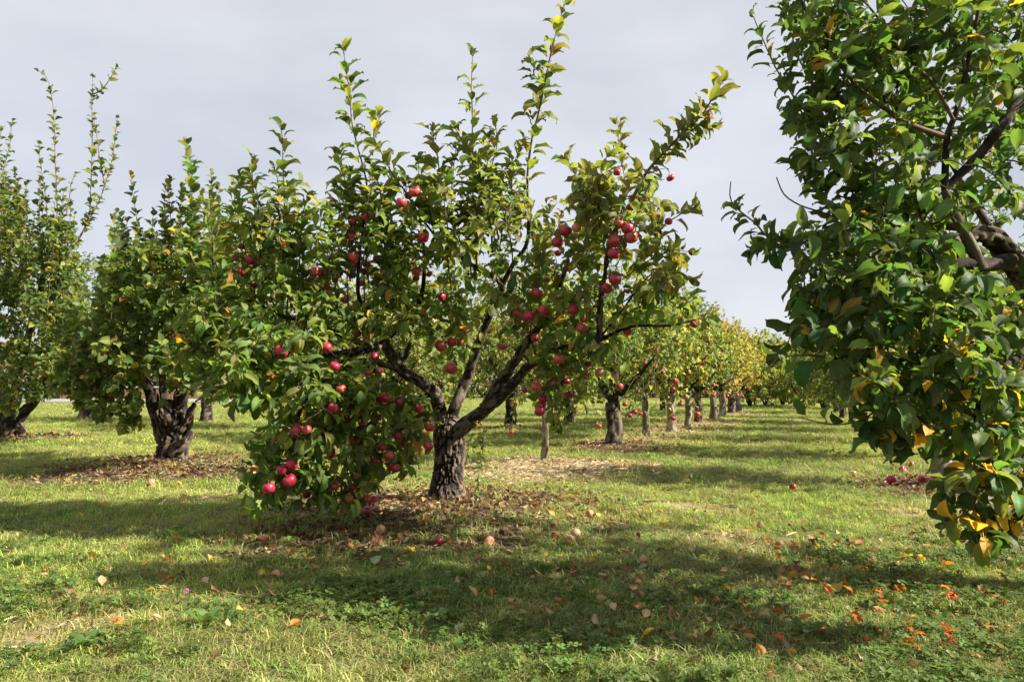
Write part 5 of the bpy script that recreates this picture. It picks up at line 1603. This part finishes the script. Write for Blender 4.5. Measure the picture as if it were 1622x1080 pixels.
# rows seen through and behind the big tree and the left trees
BACK = [(-0.05, 16.8, 3.4, 1.5, 0.13, 'grey trunked tree seen through the gap between big trunk and young stem', BARK_OLD, PALEGREEN),
        (-2.1, 13.2, 3.3, 1.5, 0.11, 'pale green tree directly behind the big tree', BARK_OLD, PALEGREEN),
        (1.6, 20.5, 3.4, 1.6, 0.12, 'pale tree behind the stout dark trunked tree', BARK_OLD, PALEGREEN),
        (-2.4, 21.5, 3.8, 1.8, 0.13, 'tall pale tree far behind the big tree', BARK_OLD, PALEGREEN),
        (3.6, 25.5, 3.5, 1.7, 0.12, 'pale green tree beyond the row, above its low crowns', BARK_OLD, PALEGREEN),
        (-5.6, 17.2, 4.3, 1.9, 0.15, 'bushy tree behind the gnarled left tree', BARK_OLD, GREENISH),
        (-8.6, 20.5, 4.6, 2.1, 0.16, 'bushy tree between the two old left trees, farther back', BARK_OLD, GREENISH),
        (-12.6, 21.5, 4.8, 2.2, 0.16, 'bushy tree behind the tall far left tree', BARK_OLD, GREENISH),
        (-5.2, 27.0, 4.4, 2.0, 0.15, 'yellowish tree in the distance behind the big tree and the gnarled one', BARK_OLD, PALEGREEN),
        (6.4, 31.0, 3.7, 1.9, 0.12, 'yellowish tree in the distance beyond the end of the row', BARK_OLD, YELLOWING)]
for i, (x, y, h, r, t, lab, bk, pal) in enumerate(BACK):
    row_tree(x, y, lab, h, r, t, 0.95, 420, 0.125, pal, bk, 100 + i, low=0.75 if i == 0 else 0.9 if i in (5, 6, 7) else 0.3)


# shrubs that close the alley
def shrub(x, y, h, r, label, pal, seed, size=0.17, n=300):
    T = Tree('shrub', (x, y, float(gh(x, y))), label, 'shrubs closing the end of the alley', seed, BARK_DARK, BARK_DARK, 'shrub')
    rg = T.rng
    for i in range(6):
        a = rg.uniform(0, 6.28)
        e = np.array([x + 0.6 * r * math.cos(a), y + 0.6 * r * math.sin(a), h * rg.uniform(0.5, 0.9)])
        T.wood('stem', np.array([(x, y, -0.05), (x * 0.6 + e[0] * 0.4, y * 0.6 + e[1] * 0.4, h * 0.3), e]), 0.05, 0.012, 6, 0.2, 0.0)
    u = rg.normal(0, 1, (n, 3))
    u /= np.linalg.norm(u, axis=1, keepdims=True)
    q = rg.random(n) ** 0.45 * (0.75 + 0.45 * vnoise(u[:, 0] * 2 + seed, u[:, 1] * 2, u[:, 2] * 2, seed))
    tg = np.stack([x + u[:, 0] * q * r, y + u[:, 1] * q * r, np.maximum(h * 0.5 + u[:, 2] * q * h * 0.5, 0.06)], 1)
    T.grow(tg, size, per=7, lift=0.4, along=0.12, maxlen=0.9, r=0.006)
    T.finish(T_FAR, pal, [LEAF_MATTE])


SHRUBS = [(1188, 36, 3.6, 1.7, 'yellow green shrub at the far end of the row', YELLOWING), (1212, 38, 3.9, 1.8, 'tall light green shrub closing the alley in the middle', PALEGREEN),
          (1240, 39, 3.4, 1.7, 'round light green shrub right of the alley end', YELLOWING), (1272, 36, 3.2, 1.9, 'dark green shrub at the alley end under the near leaves', GREENISH),
          (1305, 33, 3.1, 1.8, 'dusty green shrub beside the last right-hand tree', GREENISH), (1160, 40, 4.2, 2.0, 'golden shrub behind the far row trees', ORANGING)]
for i, (px, d, h, r, lab, pal) in enumerate(SHRUBS):
    q = P(px, 640, d)
    shrub(q[0], q[1], h, r, lab, pal, 140 + i)


# far wood that closes the horizon
def far_wood():
    rg = np.random.default_rng(70)
    n = 62000
    x = rg.uniform(-95, 130, n)
    y = 74 + rg.uniform(0, 9, n) - 0.10 * np.abs(x - 10)
    top = 4.2 + 2.6 * fbm(x * 0.16, y * 0.1, 0, 40, 3)
    z = rg.random(n) ** 0.8 * top
    d = rg.normal(0, 1, (n, 3))
    nn = rg.normal(0, 0.6, (n, 3)) + np.array([0.3, -0.2, 0.8])
    s = rg.uniform(0.35, 0.75, n)
    col = palette(rg, n, [(3, (0.05, 0.085, 0.025), 0.2), (2, (0.10, 0.13, 0.04), 0.2), (1.2, (0.24, 0.20, 0.06), 0.2), (0.6, (0.34, 0.18, 0.06), 0.2)])
    me = leaf_mass(T_FAR, np.stack([x, y, z], 1), frames(d, nn), s, col, 'far_wood', [LEAF_MATTE], rg)
    o = link('far_wood', me, kind='stuff')
    o['label'] = 'distant belt of trees behind the orchard'


far_wood()


# ------------------------------------------------------------------ gravel road and rail fence beyond the left trees
def build_road_fence():
    M = Mat('gravel')
    geo = M.n('NewGeometry')
    a = M.noise(geo.outputs['Position'], 9.0, 6, 0.7)
    pr = M.n('BsdfPrincipled', Base_Color=M.ramp(a, (0.3, (0.17, 0.165, 0.165)), (0.7, (0.31, 0.30, 0.295))), Roughness=0.95)
    xs = np.linspace(-120, -9, 80)
    y0, y1 = 46.0, 58.0
    V, F = [], []
    for i, x in enumerate(xs):
        w = 0.5 * math.sin(x * 0.23)
        V += [(x, y0 + w, float(gh(x, y0)) + 0.02), (x, y0 + w, float(gh(x, y0)) + 0.12), (x, y1 + w * 0.5, float(gh(x, y1)) + 0.12)]
        if i:
            k = 3 * i
            F += [(k - 3, k, k + 1, k - 2), (k - 2, k + 1, k + 2, k - 1)]
    link('road', make_mesh('road', np.array(V), [np.array(F)], [M.done(pr)], shade=False), kind='structure')
    W = Mat('weathered_wood')
    tc = W.n('TexCoord')
    mp = W.n('Mapping', Vector=tc.outputs['Object'], Scale=(6, 6, 0.7))
    g = W.noise(mp, 9.0, 5, 0.6)
    wood = W.done(W.n('BsdfPrincipled', Base_Color=W.ramp(g, (0.3, (0.17, 0.09, 0.045)), (0.7, (0.34, 0.20, 0.10))), Roughness=0.85))
    R = Mat('pale_rail_paint')
    tc = R.n('TexCoord')
    g = R.noise(tc.outputs['Object'], 14.0, 4, 0.6)
    rail_m = R.done(R.n('BsdfPrincipled', Base_Color=R.ramp(g, (0.3, (0.45, 0.40, 0.34)), (0.7, (0.66, 0.62, 0.56))), Roughness=0.7))

    def box(sx, sy, sz, bevel, mat, name):
        b = bevel
        V, F = [], []
        prof = [(-sx, -sy + b), (-sx + b, -sy), (sx - b, -sy), (sx, -sy + b), (sx, sy - b), (sx - b, sy), (-sx + b, sy), (-sx, sy - b)]
        for z, k in ((0, 1), (sz - b, 1), (sz, 0.8)):
            V += [(x * k if k < 1 else x, y * k if k < 1 else y, z) for x, y in prof]
        for r_ in range(2):
            for i in range(8):
                j = (i + 1) % 8
                F.append((r_ * 8 + i, r_ * 8 + j, r_ * 8 + 8 + j, r_ * 8 + 8 + i))
        top = [(16, 17, 18, 19), (16, 19, 20, 23), (20, 21, 22, 23)]
        return make_mesh(name, np.array(V), [np.array(F + top)], [mat], shade=False)
    root = link('fence', None, loc=(-28.5, 60.5, 0), label='brown slatted fence with pale top rail, seen through the gnarled tree fork', cat='fence')
    slat = box(0.10, 0.015, 1.0, 0.008, wood, 'slat')
    post = box(0.07, 0.07, 1.22, 0.012, wood, 'post')
    rail = box(0.045, 0.03, 2.96, 0.008, rail_m, 'rail')
    for i in range(9):
        x = -9 + i * 3.0
        link('post', post, root, (x, 0.05, -0.05))
        if i < 8:
            o = link('rail', rail, root, (x + 0.02, -0.055, 1.06))
            o.rotation_euler = (0, math.pi / 2, 0)
            for k in range(11):
                o = link('slat', slat, root, (x + 0.22 + k * 0.255, -0.012, 0.02))
                o.rotation_euler = (0, random.uniform(-0.012, 0.012), random.uniform(-0.03, 0.03))


build_road_fence()


# ------------------------------------------------------------------ red apples on the row trees
rgr = np.random.default_rng(81)
for (px, py, r, d), p in zip(ROW_APPLES, ROW_POINTS):
    d = p[1]
    if px < 1000:
        stem = 'red apple near the stout dark forked trunk'
    elif px < 1060:
        stem = 'small red apple on the slender tree beyond the stout trunk'
    elif px < 1100:
        stem = 'small red apple about the tree with flared pale trunk'
    elif px < 1125:
        stem = 'tiny red apple in the middle of the right-hand row'
    elif px < 1155:
        stem = 'tiny red apple among orange leaves of the row'
    elif px < 1220:
        stem = 'tiny red apple on the farthest trees of the row'
    else:
        stem = 'lone red apple on the grey green trees right of the alley'
    place_apple(p, 0.85 * r * d / FPX, 'red', rgr, stem, px, 'apples hanging on the row trees', stem=False)

# ------------------------------------------------------------------ fallen apples
FALLEN = [(603, 845, 8, 'pale'), (582, 818, 8, 'red'), (599, 817, 7, 'pale'), (590, 801, 9, 'red'), (560, 815, 8, 'red'), (572, 808, 7, 'red'), (543, 815, 6, 'red'), (497, 797, 7, 'pale'),
          (695, 861, 6, 'red'), (775, 864, 8, 'pale'), (934, 818, 7, 'pale'), (879, 855, 6, 'red'), (912, 853, 8, 'rot'), (904, 863, 6, 'rot'), (414, 863, 6, 'pale'),
          (1256, 774, 6, 'red'), (1430, 742, 7, 'red'), (1444, 737, 5, 'red'), (1412, 759, 9, 'red'), (1460, 764, 6, 'red'), (1475, 766, 6, 'red'), (1351, 747, 5, 'rot'), (1018, 899, 8, 'rot'), (240, 763, 6, 'pale'),
          (952, 846, 6, 'rot')]
CW = {'red': 'red', 'pale': 'pale pink', 'rot': 'brown rotting', 'green': 'green'}
for px, py, r, k in FALLEN:
    x, y = G(px, py + r * 0.8)
    rad = float(np.clip(r * y / FPX, 0.026, 0.045))
    if px < 460:
        w = 'in the grass at left'
    elif px < 640:
        w = 'under the lowest left branch'
    elif px < 800:
        w = 'on the litter before the big trunk'
    elif px < 1100:
        w = 'right of the big trunk'
    elif px < 1340:
        w = 'alone on the sunny grass of the alley'
    else:
        w = 'by the pale right-hand trunk'
    place_apple((x, y, float(gh(x, y)) + rad * 0.72 + 0.012), rad, k, rgr, '%s fallen apple lying %s' % (CW[k], w), px, 'fallen apples on the ground', hang=False)

# ------------------------------------------------------------------ single fallen leaves one can pick out
LEAF_C = {'orange': (0.62, 0.24, 0.035), 'yellow': (0.68, 0.43, 0.05), 'tan': (0.50, 0.34, 0.19), 'brown': (0.22, 0.10, 0.055), 'red': (0.48, 0.09, 0.035), 'pale green': (0.34, 0.42, 0.22), 'green': (0.10, 0.19, 0.05), 'pinkish': (0.50, 0.25, 0.18)}
FLEAVES = [(148, 894, 22, 'orange'), (321, 933, 20, 'tan'), (341, 947, 20, 'red'), (188, 1005, 18, 'orange'), (434, 920, 22, 'pinkish'), (449, 925, 14, 'pinkish'), (499, 990, 24, 'tan'), (516, 1000, 24, 'pale green'), (468, 1007, 18, 'orange'),
           (245, 998, 18, 'tan'), (493, 896, 12, 'yellow'), (413, 918, 12, 'yellow'), (40, 883, 18, 'pinkish'), (230, 831, 12, 'brown'), (291, 793, 18, 'tan'), (160, 803, 12, 'orange'), (156, 975, 16, 'pale green'), (278, 888, 18, 'green'),
           (171, 1045, 18, 'brown'), (340, 1060, 20, 'brown'), (499, 908, 14, 'orange'), (729, 828, 16, 'orange'), (615, 859, 14, 'orange'), (652, 880, 16, 'yellow'), (600, 867, 14, 'red'), (643, 865, 12, 'pale green'), (596, 900, 22, 'pale green'),
           (618, 938, 14, 'yellow'), (709, 924, 16, 'green'), (763, 930, 18, 'pale green'), (725, 940, 12, 'tan'), (798, 996, 22, 'pale green'), (700, 994, 26, 'green'), (727, 1010, 26, 'pale green'), (639, 983, 18, 'orange'), (663, 965, 16, 'tan'),
           (936, 906, 22, 'yellow'), (888, 900, 10, 'yellow'), (809, 888, 12, 'tan'), (832, 915, 14, 'pale green'), (1038, 951, 18, 'pale green'), (993, 921, 16, 'red'), (1013, 932, 20, 'tan'), (952, 971, 22, 'tan'), (886, 974, 18, 'red'),
           (1024, 1026, 32, 'yellow'), (1009, 983, 20, 'brown'), (1024, 992, 16, 'tan'), (1068, 1019, 26, 'tan'), (900, 944, 14, 'tan'), (943, 1005, 18, 'tan'), (643, 1075, 18, 'brown'), (902, 826, 14, 'tan'), (947, 824, 12, 'yellow'),
           (1058, 836, 16, 'tan'), (952, 844, 16, 'tan'), (995, 897, 16, 'brown'), (1004, 888, 18, 'pale green'), (1290, 882, 18, 'yellow'), (1265, 895, 18, 'pale green'), (1216, 865, 12, 'orange'), (1146, 857, 14, 'pinkish'), (1172, 854, 14, 'brown'),
           (1183, 851, 16, 'tan'), (1323, 942, 26, 'yellow'), (1290, 933, 16, 'orange'), (1436, 892, 20, 'yellow'), (1461, 896, 18, 'yellow'), (1358, 866, 16, 'red'), (1360, 873, 18, 'red'), (1240, 918, 14, 'red'), (1258, 911, 12, 'brown'),
           (1175, 971, 20, 'brown'), (1233, 982, 14, 'red'), (1274, 994, 18, 'brown'), (1276, 1014, 24, 'pale green'), (1293, 1012, 22, 'pale green'), (1256, 1006, 18, 'green'), (1098, 1027, 20, 'yellow'), (1207, 1053, 16, 'orange'),
           (1254, 1054, 18, 'yellow'), (1235, 1031, 20, 'red'), (1397, 953, 18, 'red'), (1507, 957, 22, 'red'), (1503, 906, 20, 'orange'), (1350, 998, 20, 'red'), (1438, 996, 20, 'orange'), (1498, 1005, 16, 'red'), (1501, 1031, 24, 'red'),
           (1440, 1035, 18, 'orange'), (1427, 942, 22, 'orange'), (1521, 862, 14, 'red'), (1491, 889, 14, 'brown'), (1470, 871, 14, 'orange'), (1343, 950, 16, 'orange'), (1572, 954, 16, 'orange'), (1071, 890, 14, 'brown'), (1187, 1019, 18, 'brown'),
           (1212, 991, 14, 'tan'), (1439, 765, 12, 'red'), (422, 727, 12, 'yellow'), (1500, 1048, 18, 'red'), (1402, 1020, 18, 'orange'), (1560, 1000, 16, 'orange')]


def fallen_leaves():
    rg = np.random.default_rng(91)
    tpl = template_set(6, 5, 9, petiole=True, seed=29, width=(0.50, 0.78), curl=(-1.2, 2.0))
    stock = {}
    for px, py, sz, c in FLEAVES:
        tv = int(rg.integers(0, len(tpl)))
        if (c, tv) not in stock:
            V, F, U = tpl[tv]
            cc = np.ones((len(V), 4))
            cc[:, :3] = np.array(LEAF_C[c]) * rg.uniform(0.85, 1.1)
            stock[(c, tv)] = make_mesh('fallen_leaf', V - np.array([0, 0.5, 0]), [F], [DRYLEAF], {'lc': cc, 'lu': U})
        x, y = G(px, py)
        o = link('fallen_leaf', stock[(c, tv)], cat='fallen leaf', group='fallen leaves on the ground')
        s = float(np.clip(sz * 1.02 * y / FPX, 0.045, 0.085))
        o.location = (x, y, float(gh(x, y)) + 0.030 + 0.1 * s)
        o.scale = (s, s, s)
        o.rotation_euler = (rg.normal(0.15, 0.5), rg.normal(0.0, 0.6) + (math.pi if rg.random() < 0.25 else 0), rg.uniform(0, 6.28))
        if py < 830 and px > 800:
            w = 'in the sunny grass beyond the shade'
        elif px < 270:
            w = 'in the sunlit grass at the lower left'
        elif px < 540:
            w = 'in sunny grass left of the clover'
        elif px < 860 and py < 890:
            w = 'on the brown litter before the big trunk'
        elif px < 860:
            w = 'on the clover nearest the camera'
        elif px < 1120 and py < 925:
            w = 'in the shaded grass right of the big trunk'
        elif px < 1120:
            w = 'in the shade right of the clover'
        elif px < 1330:
            w = 'in the near tree\'s long shade'
        elif py < 900:
            w = 'below the near right tree'
        else:
            w = 'in the leafy grass at the lower right'
        ask_label(o, '%s fallen leaf lying %s' % (c, w), px)


fallen_leaves()
settle_labels()


# ------------------------------------------------------------------ broad leaved weeds and a clover flower
def weeds():
    rg = np.random.default_rng(95)
    spots = [(325, 1000, 0.085, 5, 'plantain with broad pale leaves in the sunny grass'), (140, 1035, 0.07, 6, 'bright green upright weed in the lower left corner'), (290, 845, 0.06, 4, 'small weed in the shade left of the big tree'),
             (460, 868, 0.06, 5, 'light green weed at the left edge of the brown litter'), (1275, 1012, 0.07, 5, 'grey green weed among the shaded grass at lower right'),
             (1400, 965, 0.08, 7, 'feathery green weed among the red leaves'), 
             (845, 770, 0.05, 5, 'green weed on the edge of the straw mound'), (760, 800, 0.06, 5, 'green weed right beside the big trunk')]
    tpl = template_set(6, 5, 4, petiole=True, seed=39, width=(0.42, 0.6), curl=(0.7, 1.2))
    ms = []
    for V, F, U in tpl:
        cc = np.ones((len(V), 4))
        cc[:, :3] = np.array([0.085, 0.155, 0.04]) * rg.uniform(0.8, 1.2)
        ms.append(make_mesh('leaf', V, [F], [LEAF], {'lc': cc, 'lu': U}))
    for px, py, s, n, lab in spots:
        x, y = G(px, py)
        r = link('weed', None, loc=(x, y, float(gh(x, y)) + 0.01), label=lab, cat='weed', group='broad leaved weeds in the grass')
        a = rg.uniform(0, 6.28)
        for i in range(n):
            o = link('leaf', ms[int(rg.integers(0, 4))], r)
            t = a + i * 2.4
            k = s * rg.uniform(0.75, 1.15)
            dv, nv = Vector((math.cos(t), math.sin(t), rg.uniform(0.35, 1.1))).normalized(), Vector((0, 0, 1))
            xv = dv.cross(nv).normalized()
            zv = xv.cross(dv)
            M4 = Matrix(((xv.x * k, dv.x * k, zv.x * k, dv.x * k * 0.25), (xv.y * k, dv.y * k, zv.y * k, dv.y * k * 0.25), (xv.z * k, dv.z * k, zv.z * k, dv.z * k * 0.25), (0, 0, 0, 1)))
            o.matrix_local = M4
    red = []
    for V, F, U in tpl:
        cc = np.ones((len(V), 4))
        cc[:, :3] = np.array([0.50, 0.13, 0.035]) * rg.uniform(0.8, 1.1)
        red.append(make_mesh('leaf', V, [F], [LEAF], {'lc': cc, 'lu': U}))
    for px, py, lab in ((1400, 965, 'low weed with orange red leaves beside the feathery green weed'), (1506, 962, 'low weed with orange red leaves under the near tree tip, by itself'),
                        (1350, 1002, 'low orange leaved weed nearest the long shade'), (1442, 1038, 'low weed with red and green leaves close to the bottom edge'), (1500, 1032, 'rust red weed at the lower right, closest to the camera')):
        x, y = G(px, py)
        r = link('weed', None, loc=(x, y, float(gh(x, y)) + 0.012), label=lab, cat='weed', group='reddening weeds at the lower right')
        for i in range(9):
            o = link('leaf', (red if i % 3 else ms)[int(rg.integers(0, 4))], r)
            o.location = (rg.normal(0, 0.018), rg.normal(0, 0.018), 0.008 * i)
            k = rg.uniform(0.03, 0.05)
            o.scale = (k, k, k)
            o.rotation_euler = (rg.uniform(0.2, 0.8), rg.normal(0, 0.2), i * 2.4)
    M = Mat('clover_petal')
    pr = M.done(M.n('BsdfPrincipled', Base_Color=(0.62, 0.24, 0.45), Roughness=0.6))
    x, y = G(295, 962)
    z = float(gh(x, y))
    root = link('clover_flower', None, loc=(x, y, z), label='single pink clover flower in the sunny grass at left', cat='flower')
    V, F = [], []
    for i in range(60):
        t, ph = math.acos(1 - 1.7 * (i + 0.5) / 60), i * 2.4
        dv = np.array([math.sin(t) * math.cos(ph), math.sin(t) * math.sin(ph), math.cos(t)])
        sd = np.cross(dv, [0.3, 0.2, 1.0])
        sd = sd / np.linalg.norm(sd) * 0.0016
        b = len(V)
        V += [dv * 0.003 - sd, dv * 0.003 + sd, dv * 0.011 + sd * 0.8, dv * 0.011 - sd * 0.8]
        F.append((b, b + 1, b + 2, b + 3))
    link('flower_head', make_mesh('flower_head', np.array(V), [np.array(F)], [pr]), root, (0, 0, 0.06))
    c = np.array([(0, 0, -0.01), (0.002, 0, 0.03), (0, 0, 0.06)])
    V, Q, T, fis = tube(c, np.full(3, 0.0012), 5)
    link('stem', make_mesh('stem', V, [Q, T], [SHOOT], {'fis': fis}), root)


weeds()
tris = sum(len(m.polygons) for m in bpy.data.meshes)
print('polygons in meshes', tris, 'objects', len(bpy.data.objects))
